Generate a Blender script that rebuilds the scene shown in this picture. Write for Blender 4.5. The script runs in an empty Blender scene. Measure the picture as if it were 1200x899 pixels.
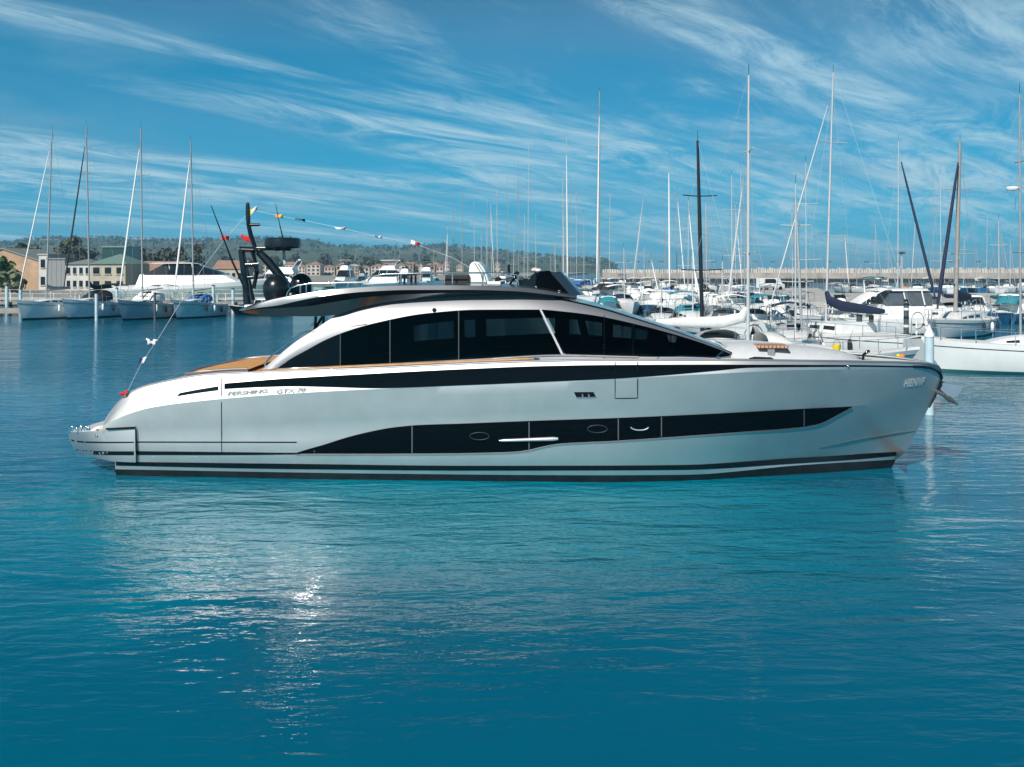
import bpy, bmesh, math, random
from mathutils import Vector, Matrix
from mathutils.bvhtree import BVHTree

R = math.radians
random.seed(11)
scene = bpy.context.scene
col = scene.collection

# ------------------------------------------------------------------ camera, light, sky
H = 4.9            # camera height above the water
F = 1264.0         # focal length in photo pixels (photo is 1200 wide)
HY = 314.0         # photo row of the sea horizon
K = H * F

cam = bpy.data.cameras.new('camera')
cam_o = bpy.data.objects.new('camera', cam)
col.objects.link(cam_o)
cam.sensor_fit = 'HORIZONTAL'
cam.sensor_width = 36.0
cam.lens = 36.0 * F / 1200.0
cam.shift_y = -(449.5 - HY) / 1200.0
cam.clip_start = 0.1
cam.clip_end = 60000
cam_o.location = (0, 0, H)
cam_o.rotation_euler = (R(90), 0, 0)
scene.camera = cam_o

SUN_AZ = (-0.46, -0.88)      # horizontal direction towards the sun
SUN_EL = 38.0
sl = math.hypot(*SUN_AZ)
ce = math.cos(R(SUN_EL))
to_sun = Vector((SUN_AZ[0] / sl * ce, SUN_AZ[1] / sl * ce, math.sin(R(SUN_EL))))
sun = bpy.data.lights.new('sun', 'SUN')
sun.energy = 5.0
sun.angle = R(0.53)
sun.color = (1.0, 0.95, 0.87)
sun_o = bpy.data.objects.new('sun', sun)
col.objects.link(sun_o)
sun_o.rotation_euler = to_sun.to_track_quat('Z', 'Y').to_euler()

scene.view_settings.view_transform = 'Standard'
scene.view_settings.look = 'None'
scene.view_settings.exposure = 0.08
scene.view_settings.gamma = 1.0
scene.cycles.use_denoising = True
scene.cycles.max_bounces = 10
scene.cycles.transparent_max_bounces = 16
scene.cycles.sample_clamp_indirect = 30.0

w = bpy.data.worlds.new('World')
scene.world = w
w.use_nodes = True
nt = w.node_tree
nt.nodes.clear()


def N(tree, kind, **kw):
    n = tree.nodes.new(kind)
    for k, v in kw.items():
        if k == 'inp':
            for kk, vv in v.items():
                n.inputs[kk].default_value = vv
        else:
            setattr(n, k, v)
    return n


def ramp(tree, pts, src=None, interp='LINEAR'):
    r = tree.nodes.new('ShaderNodeValToRGB')
    r.color_ramp.interpolation = interp
    el = r.color_ramp.elements
    while len(el) < len(pts):
        el.new(0.5)
    for e, (p, c) in zip(el, pts):
        e.position = p
        e.color = (c, c, c, 1) if not isinstance(c, tuple) else (*c, 1)
    if src is not None:
        tree.links.new(src, r.inputs[0])
    return r


def build_sky():
    L = nt.links.new
    tc = N(nt, 'ShaderNodeTexCoord')
    sep = N(nt, 'ShaderNodeSeparateXYZ')
    L(tc.outputs['Generated'], sep.inputs[0])
    # higher sky pulled down a little: the photo's polarised, deep blue
    zz = N(nt, 'ShaderNodeMath', operation='MULTIPLY_ADD', inp={1: 1.5, 2: 0.10})
    L(sep.outputs['Z'], zz.inputs[0])
    cmb = N(nt, 'ShaderNodeCombineXYZ')
    L(sep.outputs['X'], cmb.inputs[0]); L(sep.outputs['Y'], cmb.inputs[1]); L(zz.outputs[0], cmb.inputs[2])
    nrm = N(nt, 'ShaderNodeVectorMath', operation='NORMALIZE')
    L(cmb.outputs[0], nrm.inputs[0])
    sky = N(nt, 'ShaderNodeTexSky', sky_type='NISHITA')
    sky.sun_disc = False
    sky.sun_elevation = R(SUN_EL)
    sky.sun_rotation = math.atan2(SUN_AZ[0], SUN_AZ[1])
    sky.air_density = 1.0
    sky.dust_density = 0.6
    sky.ozone_density = 2.0
    L(nrm.outputs[0], sky.inputs[0])
    tint = N(nt, 'ShaderNodeMix', data_type='RGBA', blend_type='MULTIPLY')
    tint.inputs[0].default_value = 1.0
    L(sky.outputs[0], tint.inputs[6])
    tint.inputs[7].default_value = SKY_TINT
    # cloud plane coordinates
    zc = N(nt, 'ShaderNodeMath', operation='MAXIMUM', inp={1: 0.0})
    L(sep.outputs['Z'], zc.inputs[0])
    za = N(nt, 'ShaderNodeMath', operation='ADD', inp={1: 0.09})
    L(zc.outputs[0], za.inputs[0])
    dx = N(nt, 'ShaderNodeMath', operation='DIVIDE'); dy = N(nt, 'ShaderNodeMath', operation='DIVIDE')
    L(sep.outputs['X'], dx.inputs[0]); L(za.outputs[0], dx.inputs[1])
    L(sep.outputs['Y'], dy.inputs[0]); L(za.outputs[0], dy.inputs[1])
    cp = N(nt, 'ShaderNodeCombineXYZ')
    L(dx.outputs[0], cp.inputs[0]); L(dy.outputs[0], cp.inputs[1])

    def cloud(rot, scale, loc, nscale, detail, rough, dist, lo, hi):
        m_rot = N(nt, 'ShaderNodeMapping')
        m_rot.inputs['Rotation'].default_value = (0, 0, R(rot))
        L(cp.outputs[0], m_rot.inputs[0])
        mp = N(nt, 'ShaderNodeMapping')
        mp.inputs['Scale'].default_value = scale
        mp.inputs['Location'].default_value = loc
        L(m_rot.outputs[0], mp.inputs[0])
        no = N(nt, 'ShaderNodeTexNoise', inp={'Scale': nscale, 'Detail': detail, 'Roughness': rough, 'Distortion': dist})
        L(mp.outputs[0], no.inputs['Vector'])
        return ramp(nt, [(lo, 0.0), (hi, 1.0)], no.outputs['Fac'], 'EASE')
    # broad grey veils, then bright cirrus streaks
    veil = cloud(-50, (0.30, 0.55, 1), (3.1, 1.7, 0), 1.0, 6, 0.55, 0.6, 0.50, 0.70)
    cir = cloud(-50, (0.22, 0.9, 1), (1.3, 4.2, 0), 1.0, 10, 0.64, 0.9, 0.39, 0.62)
    wisp = cloud(-50, (0.75, 2.1, 1), (7.3, 2.2, 0), 1.3, 11, 0.72, 1.2, 0.34, 0.62)
    mul = N(nt, 'ShaderNodeMath', operation='MULTIPLY')
    L(cir.outputs[0], mul.inputs[0]); L(wisp.outputs[0], mul.inputs[1])
    m1 = N(nt, 'ShaderNodeMix', data_type='RGBA')
    vf = N(nt, 'ShaderNodeMath', operation='MULTIPLY', inp={1: 0.55})
    hi_f = ramp(nt, [(0.0, 1.0), (0.22, 1.0), (0.34, 0.08)], zc.outputs[0])
    vfm = N(nt, 'ShaderNodeMath', operation='MULTIPLY')
    L(veil.outputs[0], vfm.inputs[0]); L(hi_f.outputs[0], vfm.inputs[1])
    L(vfm.outputs[0], vf.inputs[0])
    hz = ramp(nt, [(0.0, 0.85), (0.06, 0.55), (0.14, 0.22), (0.26, 0.0)], zc.outputs[0])
    m0 = N(nt, 'ShaderNodeMix', data_type='RGBA')
    L(hz.outputs[0], m0.inputs[0]); L(tint.outputs[2], m0.inputs[6])
    m0.inputs[7].default_value = HORIZON
    L(vf.outputs[0], m1.inputs[0]); L(m0.outputs[2], m1.inputs[6])
    m1.inputs[7].default_value = CLOUD_GREY
    soft = cloud(-30, (0.16, 0.26, 1), (0.4, 5.3, 0), 1.0, 5, 0.5, 0.4, 0.47, 0.72)
    sfm = N(nt, 'ShaderNodeMath', operation='MULTIPLY'); L(soft.outputs[0], sfm.inputs[0]); L(hi_f.outputs[0], sfm.inputs[1])
    sf2 = N(nt, 'ShaderNodeMath', operation='MULTIPLY', inp={1: 0.5}); L(sfm.outputs[0], sf2.inputs[0])
    m1b = N(nt, 'ShaderNodeMix', data_type='RGBA'); L(sf2.outputs[0], m1b.inputs[0]); L(m1.outputs[2], m1b.inputs[6])
    m1b.inputs[7].default_value = (2.2, 3.5, 5.1, 1)
    m2 = N(nt, 'ShaderNodeMix', data_type='RGBA')
    cf = N(nt, 'ShaderNodeMath', operation='MULTIPLY', inp={1: 0.95})
    cfm = N(nt, 'ShaderNodeMath', operation='MULTIPLY')
    L(mul.outputs[0], cfm.inputs[0]); L(hi_f.outputs[0], cfm.inputs[1])
    L(cfm.outputs[0], cf.inputs[0])
    L(cf.outputs[0], m2.inputs[0]); L(m1b.outputs[2], m2.inputs[6])
    m2.inputs[7].default_value = CLOUD_WHITE
    bg = N(nt, 'ShaderNodeBackground')
    bg.inputs['Strength'].default_value = 0.1
    deep = ramp(nt, [(0.0, 1.0), (0.20, 1.0), (0.42, 0.42), (1.0, 0.42)], zc.outputs[0])
    m3 = N(nt, 'ShaderNodeMix', data_type='RGBA', blend_type='MULTIPLY'); m3.inputs[0].default_value = 1.0
    L(m2.outputs[2], m3.inputs[6]); L(deep.outputs[0], m3.inputs[7])
    L(m3.outputs[2], bg.inputs['Color'])
    out = N(nt, 'ShaderNodeOutputWorld')
    L(bg.outputs[0], out.inputs['Surface'])


SKY_TINT = (0.0, 0.88, 1.06, 1)
CLOUD_GREY = (1.5, 3.6, 5.4, 1)
CLOUD_WHITE = (4.4, 6.5, 7.6, 1)
HAZE = 0.00026
HORIZON = (0.7, 3.7, 5.6, 1)
build_sky()

# ------------------------------------------------------------------ materials
MATS = {}


def mat(name, color, rough=0.5, metal=0.0, var=0.12, vscale=3.0, coat=0.0, bump=0.0, bscale=20.0, spec=0.5, vdetail=4):
    if name in MATS:
        return MATS[name]
    m = bpy.data.materials.new(name)
    m.use_nodes = True
    t = m.node_tree
    b = t.nodes['Principled BSDF']
    b.inputs['Roughness'].default_value = rough
    b.inputs['Metallic'].default_value = metal
    b.inputs['Coat Weight'].default_value = coat
    b.inputs['Coat Roughness'].default_value = 0.04
    b.inputs['Specular IOR Level'].default_value = spec
    tc = N(t, 'ShaderNodeTexCoord')
    no = N(t, 'ShaderNodeTexNoise', inp={'Scale': vscale, 'Detail': vdetail, 'Roughness': 0.6})
    t.links.new(tc.outputs['Object'], no.inputs['Vector'])
    lo = tuple(max(0, c * (1 - var)) for c in color)
    hi = tuple(min(1, c * (1 + var)) for c in color)
    r = ramp(t, [(0.3, lo), (0.7, hi)], no.outputs['Fac'])
    t.links.new(r.outputs[0], b.inputs['Base Color'])
    if bump:
        n2 = N(t, 'ShaderNodeTexNoise', inp={'Scale': bscale, 'Detail': 3.0})
        t.links.new(tc.outputs['Object'], n2.inputs['Vector'])
        bp = N(t, 'ShaderNodeBump', inp={'Strength': 1.0, 'Distance': bump})
        t.links.new(n2.outputs['Fac'], bp.inputs['Height'])
        t.links.new(bp.outputs[0], b.inputs['Normal'])
    MATS[name] = m
    return m


def striped(name, c1, c2, scale, axis='Y', rough=0.6, width=0.1):
    """planks or corrugation: narrow dark joints across one axis"""
    m = bpy.data.materials.new(name)
    m.use_nodes = True
    t = m.node_tree
    b = t.nodes['Principled BSDF']
    b.inputs['Roughness'].default_value = rough
    tc = N(t, 'ShaderNodeTexCoord')
    sp = N(t, 'ShaderNodeSeparateXYZ')
    t.links.new(tc.outputs['Object'], sp.inputs[0])
    mu = N(t, 'ShaderNodeMath', operation='MULTIPLY', inp={1: scale})
    t.links.new(sp.outputs[axis], mu.inputs[0])
    fr = N(t, 'ShaderNodeMath', operation='FRACT')
    t.links.new(mu.outputs[0], fr.inputs[0])
    r = ramp(t, [(0.0, c2), (width, c2), (width + 0.03, c1), (1.0, c1)], fr.outputs[0])
    no = N(t, 'ShaderNodeTexNoise', inp={'Scale': 4.0, 'Detail': 5.0})
    t.links.new(tc.outputs['Object'], no.inputs['Vector'])
    mx = N(t, 'ShaderNodeMix', data_type='RGBA', blend_type='MULTIPLY')
    mx.inputs[0].default_value = 0.5
    r2 = ramp(t, [(0.3, 0.55), (0.7, 1.0)], no.outputs['Fac'])
    t.links.new(r.outputs[0], mx.inputs[6]); t.links.new(r2.outputs[0], mx.inputs[7])
    t.links.new(mx.outputs[2], b.inputs['Base Color'])
    MATS[name] = m
    return m


def tinted_glass(name, tint, rough=0.01):
    m = bpy.data.materials.new(name)
    m.use_nodes = True
    t = m.node_tree
    t.nodes.clear()
    out = N(t, 'ShaderNodeOutputMaterial')
    tr = N(t, 'ShaderNodeBsdfTransparent', inp={'Color': (*tint, 1)})
    gl = N(t, 'ShaderNodeBsdfGlossy', inp={'Roughness': rough, 'Color': (0.8, 0.85, 0.9, 1)})
    fr = N(t, 'ShaderNodeFresnel', inp={'IOR': 1.22})
    mx = N(t, 'ShaderNodeMixShader')
    t.links.new(fr.outputs[0], mx.inputs[0])
    t.links.new(tr.outputs[0], mx.inputs[1]); t.links.new(gl.outputs[0], mx.inputs[2])
    t.links.new(mx.outputs[0], out.inputs[0])
    MATS[name] = m
    return m


silver = mat('silver_paint', (0.79, 0.755, 0.725), 0.50, 0.93, 0.05, 1.5, coat=0.8, bump=0.004, bscale=1.6)
silver.node_tree.nodes['Principled BSDF'].inputs['Coat Roughness'].default_value = 0.19
silver_white = mat('pale_silver_paint', (0.34, 0.34, 0.36), 0.52, 0.70, 0.04, 1.5, coat=0.3)
gloss_black = mat('gloss_black_glass', (0.002, 0.002, 0.003), 0.03, 0, 0.1, 2, spec=0.22)
trim_black = mat('black_trim_paint', (0.006, 0.007, 0.009), 0.12, 0, 0.1, 2)
band_black = mat('dark_band_glass', (0.003, 0.004, 0.006), 0.07, 0, 0.1, 2, spec=0.12)
antifoul = mat('black_antifouling', (0.012, 0.014, 0.016), 0.35, 0, 0.4, 3)
dark_metal = mat('dark_grey_metallic', (0.10, 0.105, 0.115), 0.3, 0.7, 0.06, 2, coat=0.4)
mid_metal = mat('mid_grey_metallic', (0.20, 0.205, 0.215), 0.32, 0.75, 0.05, 2, coat=0.4)
black_arch = mat('black_mast_paint', (0.008, 0.010, 0.014), 0.28, 0, 0.1, 3, coat=0.3)
chrome = mat('polished_steel', (0.72, 0.74, 0.77), 0.14, 1.0, 0.04, 4)
white_gel = mat('white_gelcoat', (0.80, 0.80, 0.79), 0.28, 0, 0.05, 1.2)
cream_gel = mat('cream_gelcoat', (0.72, 0.71, 0.67), 0.34, 0, 0.06, 1.2)
grey_blue_gel = mat('blue_grey_gelcoat', (0.30, 0.37, 0.42), 0.3, 0, 0.06, 1.2)
green_gel = mat('sea_green_gelcoat', (0.36, 0.47, 0.45), 0.25, 0, 0.06, 1.2)
blue_gel = mat('blue_gelcoat', (0.03, 0.12, 0.25), 0.3, 0, 0.06, 1.2)
grey_deck = mat('grey_deck', (0.50, 0.51, 0.52), 0.6, 0, 0.06, 6)
white_deck = mat('white_deck', (0.72, 0.72, 0.70), 0.6, 0, 0.06, 6)
cushion = mat('white_upholstery', (0.74, 0.73, 0.71), 0.75, 0, 0.06, 5, bump=0.004, bscale=12)
teak = striped('teak_planks', (0.80, 0.38, 0.12), (0.13, 0.07, 0.03), 14.0, 'Y', 0.6, 0.12)
teak_rail = mat('teak_rail', (0.42, 0.22, 0.10), 0.45, 0, 0.25, 5)
slat_wood = striped('slatted_wood', (0.55, 0.30, 0.18), (0.14, 0.08, 0.05), 11.0, 'X', 0.6, 0.25)
window_grey = mat('grey_window', (0.09, 0.11, 0.13), 0.08, 0, 0.2, 2)
window_dark = mat('dark_window', (0.012, 0.016, 0.022), 0.06, 0, 0.2, 2)
alu = mat('bare_aluminium', (0.32, 0.335, 0.35), 0.5, 0.2, 0.06, 5)
white_mast = mat('white_mast_paint', (0.50, 0.51, 0.52), 0.4, 0, 0.05, 5)
black_mast = mat('carbon_mast', (0.015, 0.017, 0.02), 0.35, 0, 0.15, 5)
tan_mast = mat('grey_brown_mast', (0.32, 0.29, 0.27), 0.5, 0, 0.12, 5)
wire = mat('steel_wire', (0.34, 0.36, 0.38), 0.6, 0.0, 0.05, 5)
white_cloth = mat('white_canvas', (0.76, 0.75, 0.73), 0.85, 0, 0.07, 4, bump=0.02, bscale=6)
navy_cloth = mat('navy_canvas', (0.009, 0.018, 0.05), 0.8, 0, 0.2, 4, bump=0.02, bscale=6)
blue_cloth = mat('bright_blue_canvas', (0.02, 0.12, 0.38), 0.8, 0, 0.2, 4, bump=0.02, bscale=6)
black_cloth = mat('black_canvas', (0.015, 0.016, 0.02), 0.85, 0, 0.2, 4, bump=0.02, bscale=6)
tan_cloth = mat('tan_canvas', (0.42, 0.36, 0.29), 0.85, 0, 0.12, 4, bump=0.02, bscale=6)
grey_cloth = mat('grey_canvas', (0.30, 0.32, 0.34), 0.85, 0, 0.12, 4, bump=0.02, bscale=6)
teal_cloth = mat('teal_canvas', (0.02, 0.20, 0.26), 0.85, 0, 0.12, 4, bump=0.02, bscale=6)
red_cloth = mat('red_cloth', (0.62, 0.02, 0.02), 0.8, 0, 0.1, 6)
yellow_cloth = mat('yellow_cloth', (0.80, 0.58, 0.02), 0.7, 0, 0.1, 6)
orange_cloth = mat('orange_cloth', (0.80, 0.22, 0.03), 0.7, 0, 0.1, 6)
concrete = mat('pale_concrete', (0.46, 0.44, 0.41), 0.9, 0, 0.2, 0.35, bump=0.03, bscale=2, vdetail=8)
dock_wood = mat('weathered_planks', (0.30, 0.28, 0.25), 0.9, 0, 0.2, 0.8)
pile_mat = mat('dark_pile', (0.06, 0.08, 0.10), 0.7, 0, 0.35, 2)
pile_white = mat('painted_pile', (0.46, 0.60, 0.66), 0.55, 0, 0.12, 2)
rubber = mat('black_rubber', (0.01, 0.01, 0.011), 0.6, 0, 0.1, 3)

# ------------------------------------------------------------------ mesh helpers


class MB:
    def __init__(self):
        self.v = []; self.f = []; self.mi = []; self.mats = []

    def m(self, material):
        if material not in self.mats:
            self.mats.append(material)
        return self.mats.index(material)

    def add(self, verts, faces, material):
        o = len(self.v); k = self.m(material)
        self.v += [tuple(p) for p in verts]
        for f in faces:
            self.f.append(tuple(i + o for i in f)); self.mi.append(k)
        return self

    def box(self, c, s, material, rz=0, M=None, taper=1.0):
        x, y, z = (d / 2 for d in s)
        pts = [Vector(p) for p in ((-x, -y, -z), (x, -y, -z), (x, y, -z), (-x, y, -z),
                                   (-x * taper, -y * taper, z), (x * taper, -y * taper, z), (x * taper, y * taper, z), (-x * taper, y * taper, z))]
        rm = Matrix.Rotation(rz, 4, 'Z') if M is None else M
        pts = [rm @ p + Vector(c) for p in pts]
        return self.add(pts, [(3, 2, 1, 0), (4, 5, 6, 7), (0, 1, 5, 4), (1, 2, 6, 5), (2, 3, 7, 6), (3, 0, 4, 7)], material)

    def tube(self, pts, r, material, n=8, cap=True):
        pts = [Vector(p) for p in pts]
        rr = r if isinstance(r, (list, tuple)) else [r] * len(pts)
        V = []; Fc = []
        ref = Vector((0, 0, 1))
        for i, p in enumerate(pts):
            d = (pts[min(i + 1, len(pts) - 1)] - pts[max(i - 1, 0)]).normalized()
            u = d.cross(ref)
            if u.length < 0.05:
                u = d.cross(Vector((0, 1, 0)))
            u.normalize(); v = d.cross(u)
            for k in range(n):
                a = 2 * math.pi * k / n
                V.append(p + (u * math.cos(a) + v * math.sin(a)) * rr[i])
        for i in range(len(pts) - 1):
            for k in range(n):
                a, b = i * n + k, i * n + (k + 1) % n
                Fc.append((a, a + n, b + n, b))
        if cap:
            Fc.append(tuple(range(n))); Fc.append(tuple(range((len(pts) - 1) * n, len(pts) * n))[::-1])
        return self.add(V, Fc, material)

    def lathe(self, prof, c, material, n=20, axis='Z'):
        V = []; Fc = []
        for (r, z) in prof:
            for k in range(n):
                a = 2 * math.pi * k / n
                p = (r * math.cos(a), r * math.sin(a), z)
                if axis == 'Y':
                    p = (p[0], p[2], p[1])
                if axis == 'X':
                    p = (p[2], p[0], p[1])
                V.append(Vector(p) + Vector(c))
        for i in range(len(prof) - 1):
            for k in range(n):
                a, b = i * n + k, i * n + (k + 1) % n
                Fc.append((a, b, b + n, a + n))
        return self.add(V, Fc, material)

    def sphere(self, c, r, material, seg=18, squash=1.0):
        prof = [(max(1e-4, r * math.sin(math.pi * i / 10)), -r * squash * math.cos(math.pi * i / 10)) for i in range(11)]
        return self.lathe(prof, c, material, seg)

    def grid(self, rows, material, flip=False, mfun=None):
        """rows: list of equal length point lists"""
        n = len(rows[0]); o = len(self.v)
        for r_ in rows:
            self.v += [tuple(p) for p in r_]
        for i in range(len(rows) - 1):
            for j in range(n - 1):
                mt = mfun(i, j) if mfun else material
                if mt is None:
                    continue
                q = (o + i * n + j, o + i * n + j + 1, o + (i + 1) * n + j + 1, o + (i + 1) * n + j)
                self.f.append(q[::-1] if flip else q); self.mi.append(self.m(mt))
        return self

    def prism(self, poly, y0, y1, material):
        """poly: list of (x, z), extruded along y"""
        n = len(poly)
        V = [(x, y0, z) for x, z in poly] + [(x, y1, z) for x, z in poly]
        Fc = [tuple(range(n)), tuple(range(n, 2 * n))[::-1]] + [(i, i + n, (i + 1) % n + n, (i + 1) % n) for i in range(n)]
        return self.add(V, Fc, material)

    def build(self, name, parent=None, smooth=None, fix=True, bevel=0.0):
        me = bpy.data.meshes.new(name)
        me.from_pydata(self.v, [], self.f)
        for m_ in self.mats:
            me.materials.append(m_)
        me.polygons.foreach_set('material_index', self.mi)
        if fix:
            bm = bmesh.new(); bm.from_mesh(me)
            bmesh.ops.remove_doubles(bm, verts=bm.verts, dist=1e-5)
            bmesh.ops.recalc_face_normals(bm, faces=bm.faces)
            bm.to_mesh(me); bm.free()
        if smooth:
            me.polygons.foreach_set('use_smooth', [True] * len(me.polygons))
            me.set_sharp_from_angle(angle=R(smooth))
        me.update()
        o = bpy.data.objects.new(name, me)
        col.objects.link(o)
        if parent:
            o.parent = parent
        if bevel:
            bv = o.modifiers.new('bevel', 'BEVEL'); bv.width = bevel; bv.segments = 2
            bv.limit_method = 'ANGLE'
        return o


def tag(o, label, cat, group=None):
    o['label'] = label; o['category'] = cat
    if group:
        o['group'] = group
    return o


def kind(o, k):
    o['kind'] = k
    return o


def thing(name, label, cat, loc=(0, 0, 0), rz=0, group=None):
    o = bpy.data.objects.new(name, None)
    col.objects.link(o)
    o.location = loc; o.rotation_euler = (0, 0, rz)
    o.empty_display_size = 0.2
    return tag(o, label, cat, group)


def copy_tree(o, parent=None):
    c = o.copy(); col.objects.link(c)
    if parent:
        c.parent = parent
    for ch in [x for x in KIDS.get(o.name, [])]:
        copy_tree(ch, c)
    return c


KIDS = {}


def P(px, py, Y):
    return Vector(((px - 600) * Y / F, Y, H - (py - HY) * Y / F))


def X(px, Y):
    return (px - 600) * Y / F


def YW(py, z=0.0):
    return (H - z) * F / (py - HY)


def ZP(py, Y):
    return H - (py - HY) * Y / F


def lerp(a, b, t):
    return a + (b - a) * t


def pchip(pts, x):
    """monotone cubic through (x, value) pairs"""
    n = len(pts)
    if x <= pts[0][0]:
        return pts[0][1]
    if x >= pts[-1][0]:
        return pts[-1][1]
    i = 0
    while x > pts[i + 1][0]:
        i += 1
    h = [pts[k + 1][0] - pts[k][0] for k in range(n - 1)]
    d = [(pts[k + 1][1] - pts[k][1]) / h[k] for k in range(n - 1)]

    def slope(k):
        if k == 0:
            return d[0]
        if k == n - 1:
            return d[-1]
        if d[k - 1] * d[k] <= 0:
            return 0.0
        w1 = 2 * h[k] + h[k - 1]; w2 = h[k] + 2 * h[k - 1]
        return (w1 + w2) / (w1 / d[k - 1] + w2 / d[k])
    t = (x - pts[i][0]) / h[i]
    m0, m1 = slope(i) * h[i], slope(i + 1) * h[i]
    y0, y1 = pts[i][1], pts[i + 1][1]
    return ((2 * t**3 - 3 * t**2 + 1) * y0 + (t**3 - 2 * t**2 + t) * m0 + (-2 * t**3 + 3 * t**2) * y1 + (t**3 - t**2) * m1)


# ------------------------------------------------------------------ water
def build_water():
    m = bpy.data.materials.new('harbour_water')
    m.use_nodes = True
    t = m.node_tree; L = t.links.new
    b = t.nodes['Principled BSDF']
    b.inputs['Roughness'].default_value = 0.03
    b.inputs['IOR'].default_value = 1.33
    b.inputs['Specular IOR Level'].default_value = 0.36
    geo = N(t, 'ShaderNodeNewGeometry')
    # water body colour, drifting between turquoise and blue
    n0 = N(t, 'ShaderNodeTexNoise', inp={'Scale': 0.05, 'Detail': 3.0})
    mp0 = N(t, 'ShaderNodeMapping'); mp0.inputs['Scale'].default_value = (0.6, 1.5, 1)
    L(geo.outputs['Position'], mp0.inputs[0]); L(mp0.outputs[0], n0.inputs['Vector'])
    r0 = ramp(t, [(0.35, WATER_A), (0.65, WATER_B)], n0.outputs['Fac'])
    # light put into the colour: brighter turquoise patch round the yacht, darker blue beyond
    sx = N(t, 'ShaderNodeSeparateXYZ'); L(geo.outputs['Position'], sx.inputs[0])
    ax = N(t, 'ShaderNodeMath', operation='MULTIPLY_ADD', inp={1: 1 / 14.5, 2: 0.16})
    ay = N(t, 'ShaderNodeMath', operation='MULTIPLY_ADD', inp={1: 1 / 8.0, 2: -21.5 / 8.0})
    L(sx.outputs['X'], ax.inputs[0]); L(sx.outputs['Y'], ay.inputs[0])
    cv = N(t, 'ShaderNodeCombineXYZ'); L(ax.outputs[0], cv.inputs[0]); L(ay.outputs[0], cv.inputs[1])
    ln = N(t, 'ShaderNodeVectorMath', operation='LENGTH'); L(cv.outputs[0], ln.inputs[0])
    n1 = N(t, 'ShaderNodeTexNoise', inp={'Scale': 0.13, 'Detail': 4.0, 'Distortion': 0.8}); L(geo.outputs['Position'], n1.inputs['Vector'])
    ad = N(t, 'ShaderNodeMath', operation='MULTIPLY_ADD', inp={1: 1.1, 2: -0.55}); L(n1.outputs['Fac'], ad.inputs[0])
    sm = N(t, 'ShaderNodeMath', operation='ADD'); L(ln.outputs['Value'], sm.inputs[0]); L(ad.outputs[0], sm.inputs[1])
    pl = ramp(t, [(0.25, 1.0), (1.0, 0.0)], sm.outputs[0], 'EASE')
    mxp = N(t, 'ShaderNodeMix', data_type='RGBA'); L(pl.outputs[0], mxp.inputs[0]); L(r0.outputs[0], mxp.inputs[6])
    mxp.inputs[7].default_value = (*WATER_LIT, 1)
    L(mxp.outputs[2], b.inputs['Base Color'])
    lit_patch = pl.outputs[0]

    def wave(scale, sx, sy, rot, detail, dist, rough=0.5):
        mp = N(t, 'ShaderNodeMapping')
        mp.inputs['Scale'].default_value = (sx, sy, 1)
        mp.inputs['Rotation'].default_value = (0, 0, R(rot))
        L(geo.outputs['Position'], mp.inputs[0])
        no = N(t, 'ShaderNodeTexNoise', inp={'Scale': scale, 'Detail': detail, 'Distortion': dist, 'Roughness': rough})
        L(mp.outputs[0], no.inputs['Vector'])
        return no.outputs['Fac']
    w1 = wave(0.42, 0.6, 1.35, 8, 2.0, 0.9)
    w2 = wave(1.9, 0.6, 1.5, -10, 3.0, 0.5)
    w3 = wave(6.5, 0.7, 1.3, 5, 3.0, 0.3)
    # wind patches: rougher and calmer water
    wp = wave(0.045, 0.6, 1.0, 20, 2.0, 0.3)
    pr = ramp(t, [(0.36, 0.28), (0.62, 1.0)], wp)
    pf = N(t, 'ShaderNodeMath', operation='MULTIPLY_ADD', inp={1: 0.80, 2: 0.34}); L(lit_patch, pf.inputs[0])
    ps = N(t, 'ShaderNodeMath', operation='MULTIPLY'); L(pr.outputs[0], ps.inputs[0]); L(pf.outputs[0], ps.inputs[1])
    far = ramp(t, [(0.0, 0.0), (0.3, 0.0), (0.55, 1.0)], None)
    fy = N(t, 'ShaderNodeMath', operation='MULTIPLY', inp={1: 1 / 100.0}); L(sx.outputs['Y'], fy.inputs[0]); L(fy.outputs[0], far.inputs[0])
    pm_ = N(t, 'ShaderNodeMix', data_type='FLOAT'); L(far.outputs[0], pm_.inputs[0]); L(ps.outputs[0], pm_.inputs[2]); L(pr.outputs[0], pm_.inputs[3])
    prev = None
    for s, dist in ((w1, 0.25), (w2, 0.11), (w3, 0.026)):
        bp = N(t, 'ShaderNodeBump', inp={'Distance': dist})
        L(pm_.outputs[0], bp.inputs['Strength'])
        L(s, bp.inputs['Height'])
        if prev:
            L(prev.outputs[0], bp.inputs['Normal'])
        prev = bp
    L(prev.outputs[0], b.inputs['Normal'])
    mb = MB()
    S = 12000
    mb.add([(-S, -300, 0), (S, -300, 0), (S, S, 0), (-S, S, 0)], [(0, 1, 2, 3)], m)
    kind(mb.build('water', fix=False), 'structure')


WATER_LIT = (0.0, 0.195, 0.275)
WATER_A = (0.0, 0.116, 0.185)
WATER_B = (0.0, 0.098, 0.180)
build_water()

# ------------------------------------------------------------------ the yacht
PSI = R(3.5)
YO = Vector((0, 27.0, 0))
AX = Vector((math.cos(PSI), -math.sin(PSI), 0))
NX = Vector((math.sin(PSI), math.cos(PSI), 0))
CL = Vector(((Vector((0, 0, H)) - YO).dot(AX), (Vector((0, 0, H)) - YO).dot(NX), H))   # camera in yacht space


def yl(px, py, b):
    """photo pixel -> yacht space, for a point b metres to the near side of the keel line"""
    d = Vector(((px - 600) / F, 1, -(py - HY) / F))
    s = (NX.dot(YO) - b) / NX.dot(d)
    p = Vector((0, 0, H)) + d * s - YO
    return Vector((p.dot(AX), p.dot(NX), p.z))


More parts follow.
